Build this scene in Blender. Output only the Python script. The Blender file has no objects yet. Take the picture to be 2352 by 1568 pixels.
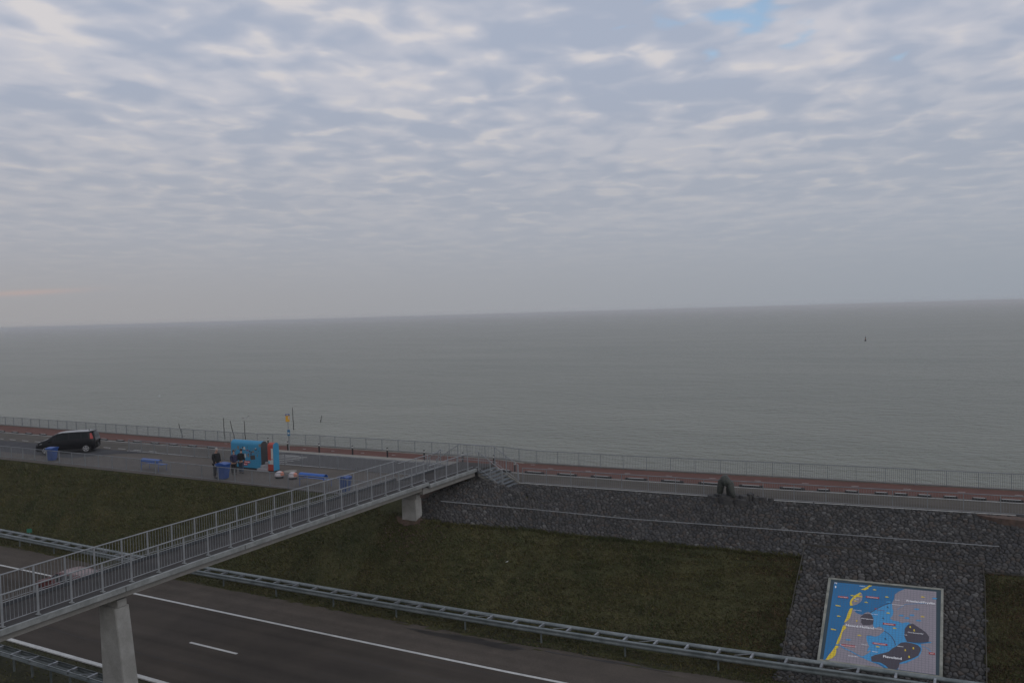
import bpy, bmesh, math, random
import numpy as np
from mathutils import Vector, Matrix
random.seed(7)
R = math.radians
SC = bpy.context.scene
COL = SC.collection

# ------------------------------------------------------------------ camera, sky, sun, exposure
cd = bpy.data.cameras.new('camera'); cam = bpy.data.objects.new('camera', cd); COL.objects.link(cam)
yaw, pitch, roll = R(29.0), R(1.9), R(1.6)
f = Vector((-math.sin(yaw)*math.cos(pitch), math.cos(yaw)*math.cos(pitch), -math.sin(pitch)))
rt = Vector((math.cos(yaw), math.sin(yaw), 0)); up = rt.cross(f)
Rr = math.cos(roll)*rt - math.sin(roll)*up; Uu = math.sin(roll)*rt + math.cos(roll)*up
cam.matrix_world = Matrix(((Rr.x, Uu.x, -f.x, 0), (Rr.y, Uu.y, -f.y, 0), (Rr.z, Uu.z, -f.z, 9.7), (0, 0, 0, 1)))
cd.sensor_width = 36.0; cd.lens = 1907.0/2352*36.0
cd.clip_start = 0.1; cd.clip_end = 60000
SC.camera = cam
SC.view_settings.view_transform = 'Standard'; SC.view_settings.look = 'None'
SC.view_settings.exposure = 0.0; SC.view_settings.gamma = 1.0; SC.view_settings.use_curve_mapping = False
SUN_EL, SUN_AZ = R(28), R(118)

def build_world():
    w = bpy.data.worlds.new('World'); SC.world = w; w.use_nodes = True
    nt = w.node_tree; N = nt.nodes; L = nt.links; N.clear()
    out = N.new('ShaderNodeOutputWorld')
    def mth(op, a, b=None, c=None, clamp=False):
        n = N.new('ShaderNodeMath'); n.operation = op; n.use_clamp = clamp
        for i, v in enumerate((a, b, c)):
            if v is None: continue
            if isinstance(v, (int, float)): n.inputs[i].default_value = v
            else: L.new(v, n.inputs[i])
        return n.outputs[0]
    def maprange(v, a, b, c, d, smooth=True):
        n = N.new('ShaderNodeMapRange'); n.interpolation_type = 'SMOOTHSTEP' if smooth else 'LINEAR'
        L.new(v, n.inputs[0])
        for i, x in zip((1, 2, 3, 4), (a, b, c, d)): n.inputs[i].default_value = x
        return n.outputs[0]
    def mixc(fac, a, b):
        n = N.new('ShaderNodeMix'); n.data_type = 'RGBA'
        if isinstance(fac, float): n.inputs[0].default_value = fac
        else: L.new(fac, n.inputs[0])
        for i, v in ((6, a), (7, b)):
            if isinstance(v, tuple): n.inputs[i].default_value = (*v, 1)
            else: L.new(v, n.inputs[i])
        return n.outputs[2]
    def noise(vec, scale, det=4, rough=.5, dist=0.0):
        n = N.new('ShaderNodeTexNoise'); n.inputs['Scale'].default_value = scale
        n.inputs['Detail'].default_value = det; n.inputs['Roughness'].default_value = rough
        n.inputs['Distortion'].default_value = dist
        L.new(vec, n.inputs['Vector']); return n.outputs[0]
    tc = N.new('ShaderNodeTexCoord'); sp = N.new('ShaderNodeSeparateXYZ'); L.new(tc.outputs['Generated'], sp.inputs[0])
    x, y, z = sp.outputs
    zc = mth('MAXIMUM', z, 0.0)
    h = mth('DIVIDE', 1.0, mth('ADD', zc, 0.07))
    # view-independent frame turned so that rows of cloud run a few degrees off the dike
    a = R(14)
    px = mth('MULTIPLY', mth('ADD', mth('MULTIPLY', x, math.cos(a)), mth('MULTIPLY', y, math.sin(a))), h)
    py = mth('MULTIPLY', mth('SUBTRACT', mth('MULTIPLY', y, math.cos(a)), mth('MULTIPLY', x, math.sin(a))), h)
    cv = N.new('ShaderNodeCombineXYZ'); L.new(mth('MULTIPLY', px, 1.15), cv.inputs[0]); L.new(mth('MULTIPLY', py, 1.05), cv.inputs[1]); cv.inputs[2].default_value = 3.7
    vec = cv.outputs[0]
    lump = noise(vec, 4.8, 2.8, .40, .35)
    big = noise(vec, 1.1, 3, .5, .3)
    fine = noise(vec, 9.0, 2, .45, .15)
    v = mth('ADD', mth('ADD', mth('MULTIPLY', lump, .54), mth('MULTIPLY', big, .40)), mth('MULTIPLY', fine, .10))
    lit = maprange(v, .41, .63, 0.0, 1.0)
    cloud = mixc(lit, (.385, .435, .545), (.575, .580, .640))
    hi = maprange(mth('ADD', mth('MULTIPLY', lump, .78), mth('MULTIPLY', fine, .22)), .55, .68, 0.0, 1.0)
    cloud = mixc(mth('MULTIPLY', hi, .5), cloud, (.770, .715, .680))
    az = mth('ADD', mth('MULTIPLY', x, math.cos(R(29))), mth('MULTIPLY', y, math.sin(R(29))))
    murk = mixc(maprange(az, -.6, .6, 0.0, 1.0, False), (.355, .345, .352), (.315, .350, .400))
    veil = mixc(.5, murk, (.405, .430, .49))
    f1 = maprange(z, .03, .33, .92, 0.05)
    cloud = mixc(f1, cloud, veil)
    f2 = maprange(z, .0, .11, 1.0, 0.0)
    cloud = mixc(f2, cloud, murk)
    # one thin peach streak low in the west
    dx = mth('DIVIDE', mth('SUBTRACT', az, -.505), .045)
    dz = mth('DIVIDE', mth('SUBTRACT', z, mth('ADD', .036, mth('MULTIPLY', mth('SUBTRACT', az, -.505), .05))), .0028)
    g = mth('EXPONENT', mth('MULTIPLY', mth('ADD', mth('MULTIPLY', dx, dx), mth('MULTIPLY', dz, dz)), -1.0))
    cloud = mixc(mth('MULTIPLY', g, .45), cloud, (.52, .38, .34))
    sky = N.new('ShaderNodeTexSky'); sky.sky_type = 'NISHITA'; sky.sun_disc = False
    sky.sun_elevation = SUN_EL; sky.sun_rotation = SUN_AZ; sky.air_density = 1.2; sky.dust_density = 1.0
    b1 = N.new('ShaderNodeBackground'); L.new(sky.outputs[0], b1.inputs[0]); b1.inputs[1].default_value = .15
    b2 = N.new('ShaderNodeBackground'); L.new(cloud, b2.inputs[0]); b2.inputs[1].default_value = 1.0
    gapn = noise(vec, 5.2, 3, .45, .3)
    ga = mth('DIVIDE', mth('SUBTRACT', az, .24), .18); gz = mth('DIVIDE', mth('SUBTRACT', z, mth('ADD', .350, mth('MULTIPLY', mth('SUBTRACT', az, .16), -.28))), .055)
    gm = mth('EXPONENT', mth('MULTIPLY', mth('ADD', mth('MULTIPLY', ga, ga), mth('MULTIPLY', gz, gz)), -1.0))
    gap = mth('ADD', mth('MULTIPLY', gm, .27), mth('MULTIPLY', mth('SUBTRACT', mth('ADD', mth('MULTIPLY', gapn, .5), mth('MULTIPLY', lump, .5)), .5), -1.3))
    clear = mth('MULTIPLY', maprange(gap, .245, .42, 0.0, .9), maprange(z, .17, .24, 0.0, 1.0))
    cover = mth('SUBTRACT', 1.0, clear)
    ms = N.new('ShaderNodeMixShader'); L.new(cover, ms.inputs[0]); L.new(b1.outputs[0], ms.inputs[1]); L.new(b2.outputs[0], ms.inputs[2])
    L.new(ms.outputs[0], out.inputs[0])
build_world()
sl = bpy.data.lights.new('sun', 'SUN'); sun = bpy.data.objects.new('sun', sl); COL.objects.link(sun)
sl.energy = 0.6; sl.angle = R(40); sl.color = (1, .95, .88)
sd = Vector((math.sin(SUN_AZ)*math.cos(SUN_EL), math.cos(SUN_AZ)*math.cos(SUN_EL), math.sin(SUN_EL)))
sun.rotation_euler = (-sd).to_track_quat('-Z', 'Y').to_euler()

# ------------------------------------------------------------------ materials
def mat(name, col, rough=.8, var=.0, vscale=3.0, col2=None, bump=0.0, bscale=20., metal=0.0, spec=.4, fine=0.0, fscale=60., wear=0.0):
    m = bpy.data.materials.new(name); m.use_nodes = True
    nt = m.node_tree; N = nt.nodes; L = nt.links; b = N['Principled BSDF']
    b.inputs['Roughness'].default_value = rough; b.inputs['Metallic'].default_value = metal
    b.inputs['Specular IOR Level'].default_value = spec
    geo = N.new('ShaderNodeNewGeometry')
    c2 = col2 or tuple(c*(1-var) for c in col)
    n = N.new('ShaderNodeTexNoise'); n.inputs['Scale'].default_value = vscale; n.inputs['Detail'].default_value = 6
    n.inputs['Roughness'].default_value = .62; L.new(geo.outputs['Position'], n.inputs['Vector'])
    rp = N.new('ShaderNodeValToRGB'); rp.color_ramp.elements[0].position = .36; rp.color_ramp.elements[1].position = .64
    rp.color_ramp.elements[0].color = (*c2, 1); rp.color_ramp.elements[1].color = (*col, 1)
    L.new(n.outputs[0], rp.inputs[0]); last = rp.outputs[0]
    if fine:
        n2 = N.new('ShaderNodeTexNoise'); n2.inputs['Scale'].default_value = fscale; n2.inputs['Detail'].default_value = 3
        L.new(geo.outputs['Position'], n2.inputs['Vector'])
        mr = N.new('ShaderNodeMapRange'); L.new(n2.outputs[0], mr.inputs[0])
        mr.inputs[1].default_value = .3; mr.inputs[2].default_value = .7; mr.inputs[3].default_value = 1-fine; mr.inputs[4].default_value = 1+fine
        mx = N.new('ShaderNodeVectorMath'); mx.operation = 'SCALE'; L.new(last, mx.inputs[0]); L.new(mr.outputs[0], mx.inputs['Scale']); last = mx.outputs[0]
    if wear:
        mp = N.new('ShaderNodeMapping'); mp.inputs['Scale'].default_value = (.035, 1.5, 1); L.new(geo.outputs['Position'], mp.inputs[0])
        n4 = N.new('ShaderNodeTexNoise'); n4.inputs['Scale'].default_value = 1.0; n4.inputs['Detail'].default_value = 4; L.new(mp.outputs[0], n4.inputs['Vector'])
        mr = N.new('ShaderNodeMapRange'); L.new(n4.outputs[0], mr.inputs[0])
        mr.inputs[1].default_value = .3; mr.inputs[2].default_value = .7; mr.inputs[3].default_value = 1-wear; mr.inputs[4].default_value = 1+wear
        mx = N.new('ShaderNodeVectorMath'); mx.operation = 'SCALE'; L.new(last, mx.inputs[0]); L.new(mr.outputs[0], mx.inputs['Scale']); last = mx.outputs[0]
    L.new(last, b.inputs['Base Color'])
    if bump:
        n3 = N.new('ShaderNodeTexNoise'); n3.inputs['Scale'].default_value = bscale; n3.inputs['Detail'].default_value = 4
        L.new(geo.outputs['Position'], n3.inputs['Vector'])
        bp = N.new('ShaderNodeBump'); bp.inputs['Strength'].default_value = bump; bp.inputs['Distance'].default_value = .05
        L.new(n3.outputs[0], bp.inputs['Height']); L.new(bp.outputs[0], b.inputs['Normal'])
    return m
M = {}
M['fence_sea'] = mat('fence_sea_side', (.21, .228, .238), .6, col2=(.17, .185, .195), vscale=2, metal=.05)
M['grass_brown'] = mat('grass_brown_blades', (.110, .062, .034), .9, col2=(.060, .038, .022), vscale=.9, fine=.3, fscale=9, spec=.1)
M['grass_soil'] = mat('grass_soil', (.066, .062, .028), .95, col2=(.038, .041, .018), vscale=.8, bump=.8, bscale=9, fine=.35, fscale=14, spec=.1)
M['verge'] = mat('verge', (.048, .045, .026), .95, col2=(.027, .028, .016), vscale=1.3, bump=.8, bscale=9, fine=.35, fscale=14, spec=.1)
M['grass'] = mat('grass_blades', (.098, .090, .034), .9, col2=(.048, .060, .022), vscale=.55, fine=.35, fscale=7, spec=.1)
M['grass_dry'] = mat('grass_dry_blades', (.130, .102, .058), .9, col2=(.072, .058, .032), vscale=.9, fine=.3, fscale=9, spec=.1)
M['asphalt'] = mat('highway_asphalt', (.068, .058, .049), .95, col2=(.053, .046, .040), vscale=.35, fine=.16, fscale=25, bump=.15, bscale=60, spec=.06, wear=.16)
M['shoulder'] = mat('shoulder_asphalt', (.092, .078, .066), .95, col2=(.072, .062, .053), vscale=.6, fine=.16, fscale=22, bump=.15, bscale=60, spec=.06, wear=.16)
M['road'] = mat('upper_road_asphalt', (.100, .090, .078), .85, col2=(.080, .073, .064), vscale=.5, fine=.12, fscale=22, spec=.06, wear=.16)
M['road_dark'] = mat('new_asphalt', (.062, .062, .066), .8, col2=(.050, .050, .054), vscale=.9, fine=.12, fscale=25, spec=.06)
M['road_grey'] = mat('middle_asphalt', (.092, .090, .090), .85, col2=(.078, .076, .076), vscale=.6, fine=.12, fscale=25, spec=.06)
M['platform'] = mat('platform_paving', (.120, .106, .094), .9, col2=(.098, .088, .078), vscale=.7, fine=.12, fscale=14, spec=.06)
M['path'] = mat('red_path', (.135, .072, .060), .9, col2=(.112, .062, .053), vscale=.6, fine=.10, fscale=20, spec=.06)
M['kerb'] = mat('kerb_concrete', (.25, .235, .205), .9, col2=(.20, .19, .165), vscale=2.5, fine=.1, fscale=14)
M['white'] = mat('road_paint', (.52, .52, .50), .7, col2=(.40, .40, .385), vscale=3.5, fine=.10, fscale=40)
M['black'] = mat('black_plastic', (.014, .014, .015), .6)
M['concrete'] = mat('pier_concrete', (.31, .305, .29), .9, col2=(.225, .22, .205), vscale=1.4, fine=.06, fscale=18, bump=.1, bscale=30)
M['beamc'] = mat('beam_concrete', (.24, .23, .215), .9, col2=(.19, .185, .17), vscale=1.2, fine=.08, fscale=18)
M['fascia'] = mat('fascia_metal', (.31, .32, .315), .55, col2=(.21, .22, .215), vscale=2.2, metal=.2, fine=.08, fscale=12)
M['steel'] = mat('galvanised_steel', (.27, .28, .29), .5, col2=(.21, .22, .23), vscale=3, metal=.15)
M['barst'] = mat('railing_steel', (.23, .24, .25), .5, col2=(.18, .19, .20), vscale=3, metal=.15)
M['fence'] = mat('fence_steel', (.23, .24, .25), .55, col2=(.18, .19, .20), vscale=2, metal=.3)
M['guard'] = mat('guardrail_steel', (.20, .222, .222), .45, col2=(.12, .14, .14), vscale=1.6, metal=.35, fine=.1, fscale=9)
M['guardd'] = mat('guardrail_spacer', (.36, .38, .40), .5, col2=(.17, .18, .19), vscale=2, metal=.6)
M['deck'] = mat('deck_surface', (.066, .062, .060), .85, col2=(.050, .048, .047), vscale=1.2, fine=.15, fscale=25, spec=.06)
M['deckkerb'] = mat('deck_kerb', (.052, .056, .062), .8, col2=(.038, .042, .048), vscale=3)
M['step'] = mat('step_tread', (.13, .145, .155), .8, col2=(.095, .105, .115), vscale=4)
M['stringer'] = mat('stair_concrete', (.20, .195, .175), .9, col2=(.15, .145, .13), vscale=3)
M['wet'] = mat('wet_patch', (.022, .019, .017), .45, col2=(.045, .040, .036), vscale=1.5, spec=.4)
M['brick'] = mat('brick_soil', (.105, .066, .050), .95, col2=(.070, .050, .040), vscale=2.0, fine=.25, fscale=7)
M['edging'] = mat('edging_board', (.070, .062, .050), .9, col2=(.030, .028, .024), vscale=2)
M['gap'] = mat('dark_joint_soil', (.014, .013, .012), .95, col2=(.022, .020, .017), vscale=3)
STONE = []
for i, c in enumerate([(.064, .060, .057), (.050, .047, .045), (.036, .035, .035), (.080, .076, .073), (.070, .058, .050), (.055, .055, .057), (.110, .106, .102)]):
    STONE.append(mat('basalt', c, .8, var=.30, vscale=7, fine=.18, fscale=30, bump=.3, bscale=30, spec=.3))
    STONE[-1].name = 'basalt_%s' % ['warm', 'mid', 'dark', 'pale', 'brown', 'blue', 'light'][i]
M['bronze'] = mat('bronze', (.030, .036, .031), .6, col2=(.052, .054, .046), vscale=5, metal=.15, bump=.3, bscale=14)
M['rock'] = mat('statue_rock', (.034, .034, .036), .8, col2=(.055, .052, .048), vscale=4, bump=.5, bscale=10)
M['blue'] = mat('kiosk_blue', (.038, .235, .40), .55, col2=(.032, .21, .37), vscale=2, fine=.05, fscale=25)
M['red'] = mat('kiosk_red', (.36, .060, .040), .55, col2=(.31, .052, .036), vscale=2)
M['kdark'] = mat('kiosk_dark', (.050, .050, .052), .8)
M['kgrey'] = mat('kiosk_step', (.30, .295, .305), .85, var=.15, vscale=5)
M['paper'] = mat('print_white', (.46, .46, .44), .7, var=.12, vscale=8)
M['pgrey'] = mat('print_grey', (.20, .19, .18), .7, var=.35, vscale=14)
M['pcyan'] = mat('print_cyan', (.10, .33, .42), .7)
M['binblue'] = mat('bin_blue', (.012, .062, .25), .45, var=.1, vscale=4)
M['benchblue'] = mat('bench_blue', (.018, .095, .36), .45, var=.12, vscale=4)
M['carblack'] = mat('car_paint_black', (.005, .005, .007), .3, spec=.2)
M['glass'] = mat('car_glass', (.006, .009, .010), .2, spec=.15)
M['glassl'] = mat('windscreen_glass', (.12, .125, .13), .15, spec=.8)
M['roofp'] = mat('roof_panel', (.16, .165, .17), .25, spec=.6)
M['tyre'] = mat('tyre', (.010, .010, .010), .8)
M['rim'] = mat('rim', (.42, .42, .43), .35, metal=.6)
M['lampred'] = mat('tail_lamp', (.26, .012, .010), .3)
M['lampw'] = mat('head_lamp', (.50, .52, .52), .2, spec=.7)
M['carred'] = mat('car_paint_red', (.075, .010, .009), .3, spec=.5)
M['carroof'] = mat('car_roof_pink', (.17, .115, .11), .35, spec=.5)
M['skin'] = mat('skin', (.36, .22, .17), .6)
M['coatblack'] = mat('coat_black', (.010, .010, .011), .9)
M['coatnavy'] = mat('coat_navy', (.022, .022, .055), .85)
M['jeans'] = mat('jeans', (.040, .058, .095), .9, var=.2, vscale=8)
M['trouser'] = mat('trousers_dark', (.014, .013, .015), .9)
M['hairgrey'] = mat('hair_grey', (.26, .26, .25), .8)
M['hairdark'] = mat('hair_dark', (.028, .020, .018), .8)
M['shoe'] = mat('shoe', (.012, .011, .011), .6)
M['wood'] = mat('wet_wood', (.030, .027, .023), .8, var=.3, vscale=3)
M['signy'] = mat('sign_yellow', (.58, .31, .028), .5)
M['signb'] = mat('sign_blue', (.020, .035, .20), .5)
M['signt'] = mat('sign_teal', (.035, .13, .23), .5)
M['gull'] = mat('gull_white', (.42, .42, .42), .8)
M['green'] = mat('marker_green', (.018, .13, .085), .5)
M['orange'] = mat('dome_orange', (.50, .17, .10), .7)
M['domew'] = mat('dome_white', (.44, .40, .41), .7, var=.12, vscale=6)
M['litter'] = mat('litter_white', (.55, .55, .53), .8)
M['m_sea'] = mat('map_sea', (.008, .150, .35), .45, col2=(.008, .138, .32), vscale=3)
M['m_lake'] = mat('map_lake', (.050, .29, .57), .45, var=.05, vscale=3)
M['m_land'] = mat('map_land', (.275, .245, .275), .45, var=.05, vscale=3)
M['m_dark'] = mat('map_polder', (.062, .050, .066), .45, var=.08, vscale=3)
M['m_yel'] = mat('map_yellow', (.72, .53, .025), .45)
M['m_red'] = mat('map_red', (.33, .028, .030), .45)
M['m_text'] = mat('map_text', (.80, .80, .82), .5)
M['m_border'] = mat('map_border', (.020, .043, .058), .5, var=.1, vscale=4)
M['m_frame'] = mat('map_frame', (.27, .27, .235), .8, col2=(.16, .165, .14), vscale=3)
M['m_joint'] = mat('map_joint', (.085, .10, .125), .6)

# ------------------------------------------------------------------ mesh helpers
class MB:
    def __init__(s): s.v = []; s.f = []
    def add(s, v, fc):
        o = len(s.v); s.v += [tuple(p) for p in v]; s.f += [tuple(i+o for i in q) for q in fc]; return s
    def box(s, c, d, rot=None):
        x, y, z = [k/2 for k in d]
        v = [Vector((a, b, e)) for a in (-x, x) for b in (-y, y) for e in (-z, z)]
        if rot is not None: v = [rot @ p for p in v]
        c = Vector(c)
        return s.add([p+c for p in v], [(0, 1, 3, 2), (4, 6, 7, 5), (0, 4, 5, 1), (2, 3, 7, 6), (0, 2, 6, 4), (1, 5, 7, 3)])
    def bar(s, a, b, w, h, upv=(0, 0, 1)):
        a = Vector(a); b = Vector(b); d = b-a; ln = d.length
        if ln < 1e-6: return s
        d.normalize(); u = Vector(upv)
        if abs(d.dot(u)) > .99: u = Vector((0, 1, 0))
        sx = d.cross(u).normalized(); u = sx.cross(d).normalized()
        rot = Matrix((sx, d, u)).transposed()
        return s.box((a+b)/2, (w, ln, h), rot)
    def tube(s, a, b, r, r2=None, n=8, caps=True):
        a = Vector(a); b = Vector(b); d = (b-a).normalized(); r2 = r if r2 is None else r2
        u = d.orthogonal().normalized(); w = d.cross(u)
        v = []
        for p, rr in ((a, r), (b, r2)):
            for k in range(n):
                t = 2*math.pi*k/n; v.append(p+u*(rr*math.cos(t))+w*(rr*math.sin(t)))
        fc = [(k, (k+1) % n, n+(k+1) % n, n+k) for k in range(n)]
        if caps: fc += [tuple(range(n))[::-1], tuple(range(n, 2*n))]
        return s.add(v, fc)
    def prism(s, poly, ext):
        """poly: list of 3d points, ext: vector"""
        n = len(poly); e = Vector(ext); P = [Vector(p) for p in poly]
        return s.add(P+[p+e for p in P], [tuple(range(n))[::-1], tuple(range(n, 2*n))]+[(k, (k+1) % n, n+(k+1) % n, n+k) for k in range(n)])
    def lathe(s, prof, c=(0, 0, 0), n=16, sx=1, sy=1):
        c = Vector(c); v = []
        for r, z in prof:
            for k in range(n):
                t = 2*math.pi*k/n; v.append(c+Vector((r*sx*math.cos(t), r*sy*math.sin(t), z)))
        fc = []
        for i in range(len(prof)-1):
            for k in range(n): fc.append((i*n+k, i*n+(k+1) % n, (i+1)*n+(k+1) % n, (i+1)*n+k))
        fc += [tuple(range(n))[::-1], tuple(range((len(prof)-1)*n, len(prof)*n))]
        return s.add(v, fc)
    def mesh(s, name, smooth=False):
        me = bpy.data.meshes.new(name); me.from_pydata([tuple(p) for p in s.v], [], s.f)
        if smooth:
            for p in me.polygons: p.use_smooth = True
        me.update(); return me
    def build(s, name, m, parent=None, smooth=False, bevel=0.0, shade=False):
        me = s.mesh(name, smooth)
        if bevel:
            bm = bmesh.new(); bm.from_mesh(me)
            bmesh.ops.bevel(bm, geom=[e for e in bm.edges if e.is_manifold and e.calc_face_angle(0) > .5], offset=bevel, segments=2, affect='EDGES', clamp_overlap=True)
            bm.to_mesh(me); bm.free()
        return link(name, me, m, parent)
def link(name, me, m, parent=None):
    if m is not None:
        me.materials.clear()
        for k in (m if isinstance(m, (list, tuple)) else [m]): me.materials.append(k)
    o = bpy.data.objects.new(name, me); COL.objects.link(o)
    if parent is not None: attach(o, parent)
    return o
def world_of(o):
    Mx = Matrix.LocRotScale(o.location, o.rotation_euler, o.scale)
    return (world_of(o.parent) @ o.matrix_parent_inverse @ Mx) if o.parent else Mx
def attach(o, parent):
    o.parent = parent; o.matrix_parent_inverse = world_of(parent).inverted()
def tag(o, label=None, cat=None, group=None, kind=None):
    if label: o['label'] = label
    if cat: o['category'] = cat
    if group: o['group'] = group
    if kind: o['kind'] = kind
    return o
def thing(name, label, cat, loc=(0, 0, 0), group=None):
    o = bpy.data.objects.new(name, None); o.empty_display_size = .2; COL.objects.link(o); o.location = loc
    return tag(o, label, cat, group)
def move_copy(root, loc, label=None, rotz=0):
    r = root.copy(); COL.objects.link(r); r.location = loc; r.rotation_euler = (0, 0, rotz)
    if label: r['label'] = label
    for ch in list(root.children):
        c = ch.copy(); COL.objects.link(c); c.parent = r
        for g in list(ch.children):
            d = g.copy(); COL.objects.link(d); d.parent = c
    return r
def ip(x, xs, ys): return float(np.interp(x, xs, ys))
def frange(a, b, st):
    n = max(1, int(round((b-a)/st))); return [a+(b-a)*i/n for i in range(n+1)]
def strip(name, xs, y0, y1, z, m, kind='structure', parent=None, thick=0.0):
    v = []; fc = []
    for x in xs: v += [(x, y0(x) if callable(y0) else y0, z), (x, y1(x) if callable(y1) else y1, z)]
    for i in range(len(xs)-1): fc.append((2*i, 2*i+2, 2*i+3, 2*i+1))
    mb = MB().add(v, fc)
    if thick:
        w = [(a, b, c-thick) for a, b, c in v]; n = len(v)
        mb = MB().add(v+w, fc+[(2*i, n+2*i, n+2*i+2, 2*i+2) for i in range(len(xs)-1)]+[(2*i+1, 2*i+3, n+2*i+3, n+2*i+1) for i in range(len(xs)-1)]
                      + [(0, 1, n+1, n), (2*len(xs)-2, n+2*len(xs)-2, n+2*len(xs)-1, 2*len(xs)-1)])
    o = mb.build(name, m, parent)
    if kind: tag(o, kind=kind)
    return o

# ------------------------------------------------------------------ terrain
def sm(x, a, b):
    t = min(max((x-a)/(b-a), 0), 1); return t*t*(3-2*t)
def crestR(X): return ip(X, [-22, -12.3, -3.2, 8, 20], [41.3, 41.9, 42.58, 43.62, 44.74])
def toeR(X): return 31.1+(crestR(X)-41.3)*.9
def ground_z(X, Y):
    L_ = ip(Y, [29.9, 31.0, 35.15], [-4.2, -4.12, 0.0])
    M_ = ip(Y, [29.9, 31.0, 34.6, 36.5, 39.45, 39.6], [-4.2, -4.12, -.80, -.22, .42, .42]) if Y < 39.6 else 0.0
    R_ = ip(Y, [29.9, toeR(X), crestR(X)], [-4.2, -4.2, 0.0])
    a = sm(X, -31.2, -28.2); b = sm(X, -24.0, -19.0)
    z = L_+(M_-L_)*a
    return z+(R_-z)*b
XS_FULL = [-900, -500, -300, -200, -150]+frange(-120, 24, 4)+[40, 80, 200, 500]
sea_fx = [-900, -84, -62.4, -50.5, -48.6, -45.2, -38, -29.5, -27.5, -26.2, -25.2, -18.4, -10, 1.2, 20, 500]
sea_fy = [50.0, 47.55, 47.2, 47.0, 47.15, 47.85, 47.95, 47.95, 47.85, 47.5, 47.2, 47.42, 48.17, 48.95, 50.3, 90]
def seaF(x): return ip(x, sea_fx, sea_fy)
far_x = [-900, -85, -59, -48.5, -45, -31, -28.5, -25, -17.5, -9.8, -3.5, 2.1, 20, 500]
far_y = [46.5, 44.30, 44.13, 44.2, 44.82, 44.98, 44.75, 44.0, 44.39, 44.88, 45.55, 46.02, 47.7, 87]
def farL(x): return ip(x, far_x, far_y)
def rightF(x): return ip(x, [-26, -23, -12.3, -9.2, -3.3, 2, 8, 24, 500], [41.45, 41.58, 42.16, 42.43, 42.93, 43.45, 44.0, 45.5, 84])
def pathN(x): return ip(x, [-900, -85, -48.6, -46.2, -38, -29.6, -27.5, -25, -17, -9.8, -3.5, 2.1, 20, 500], [46.9, 44.66, 44.62, 45.5, 45.72, 45.95, 45.6, 44.36, 44.70, 45.2, 45.88, 46.36, 48.0, 87.5])

# embankment sheet facing the highway
def build_bank():
    xs = sorted(set([-300, -200, -150]+frange(-120, -34, 2)+frange(-34, -16, .35)+frange(-16, 24, 1.5)+[40, 80, 200]))
    rows = 44; v = []; fc = []
    rnd = random.Random(3)
    for x in xs:
        y0 = 29.95; y1 = 35.1 if x < -31.2 else (41.2 if x > -24 else 35.1+(39.58-35.1)*sm(x, -31.2, -28.2))
        if x >= -24: y1 = 39.58+(crestR(x)-39.58)*sm(x, -24, -22.5)
        if x > -22.5: y1 = crestR(x)
        for k in range(rows+1):
            y = y0+(y1-y0)*k/rows
            j = 0 if k == rows else (rnd.random()-.5)*.07
            v.append((x, y, ground_z(x, y)+j-.02))
        v.append((x, y1+.02, -.05 if y1 < 41 else -.02)); v.append((x, y1+.3, -.05))
    n = rows+3
    for i in range(len(xs)-1):
        for k in range(n-1): fc.append((i*n+k, (i+1)*n+k, (i+1)*n+k+1, i*n+k+1))
    o = MB().add(v, fc).build('embankment', M['grass_soil'], smooth=True); tag(o, kind='structure'); return o
bank = build_bank()
# flat crest under everything at the upper level
cv_ = []; cf_ = []
for i, x in enumerate(XS_FULL):
    yn = 35.15 if x < -31.2 else (35.15+(39.62-35.15)*sm(x, -31.2, -28.2) if x < -24 else 39.62+(crestR(x)-39.62)*sm(x, -24, -22.5))
    cv_ += [(x, yn, -.004), (x, seaF(x)+.35, -.004)]
    if i: cf_.append((2*i-2, 2*i, 2*i+1, 2*i-1))
xs_ = frange(-34, -20, .5); cv_ = []; cf_ = []
XS2 = sorted(set([q for q in XS_FULL if q < -34 or q > -20]+xs_))
for i, x in enumerate(XS2):
    yn = 35.15 if x < -31.2 else (35.15+(39.62-35.15)*sm(x, -31.2, -28.2) if x < -24 else 39.62+(crestR(x)-39.62)*sm(x, -24, -22.5))
    cv_ += [(x, yn, -.004), (x, seaF(x)+.35, -.004)]
    if i: cf_.append((2*i-2, 2*i, 2*i+1, 2*i-1))
tag(MB().add(cv_, cf_).build('upper_platform', M['platform']), kind='structure')
# low sea wall lip and the outer slope down to the water
strip('sea_wall_coping', XS2, lambda x: seaF(x)+.02, lambda x: seaF(x)+.34, .06, M['kerb'], thick=.3)
v = []; fc = []
for i, x in enumerate(XS2):
    y = seaF(x)+.34
    v += [(x, y, -.02), (x, y+3.5, -1.2), (x, y+13, -5.8)]
    if i: fc += [(3*i-3, 3*i, 3*i+1, 3*i-2), (3*i-2, 3*i+1, 3*i+2, 3*i-1)]
tag(MB().add(v, fc).build('outer_slope', STONE[2]), kind='structure')

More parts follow.
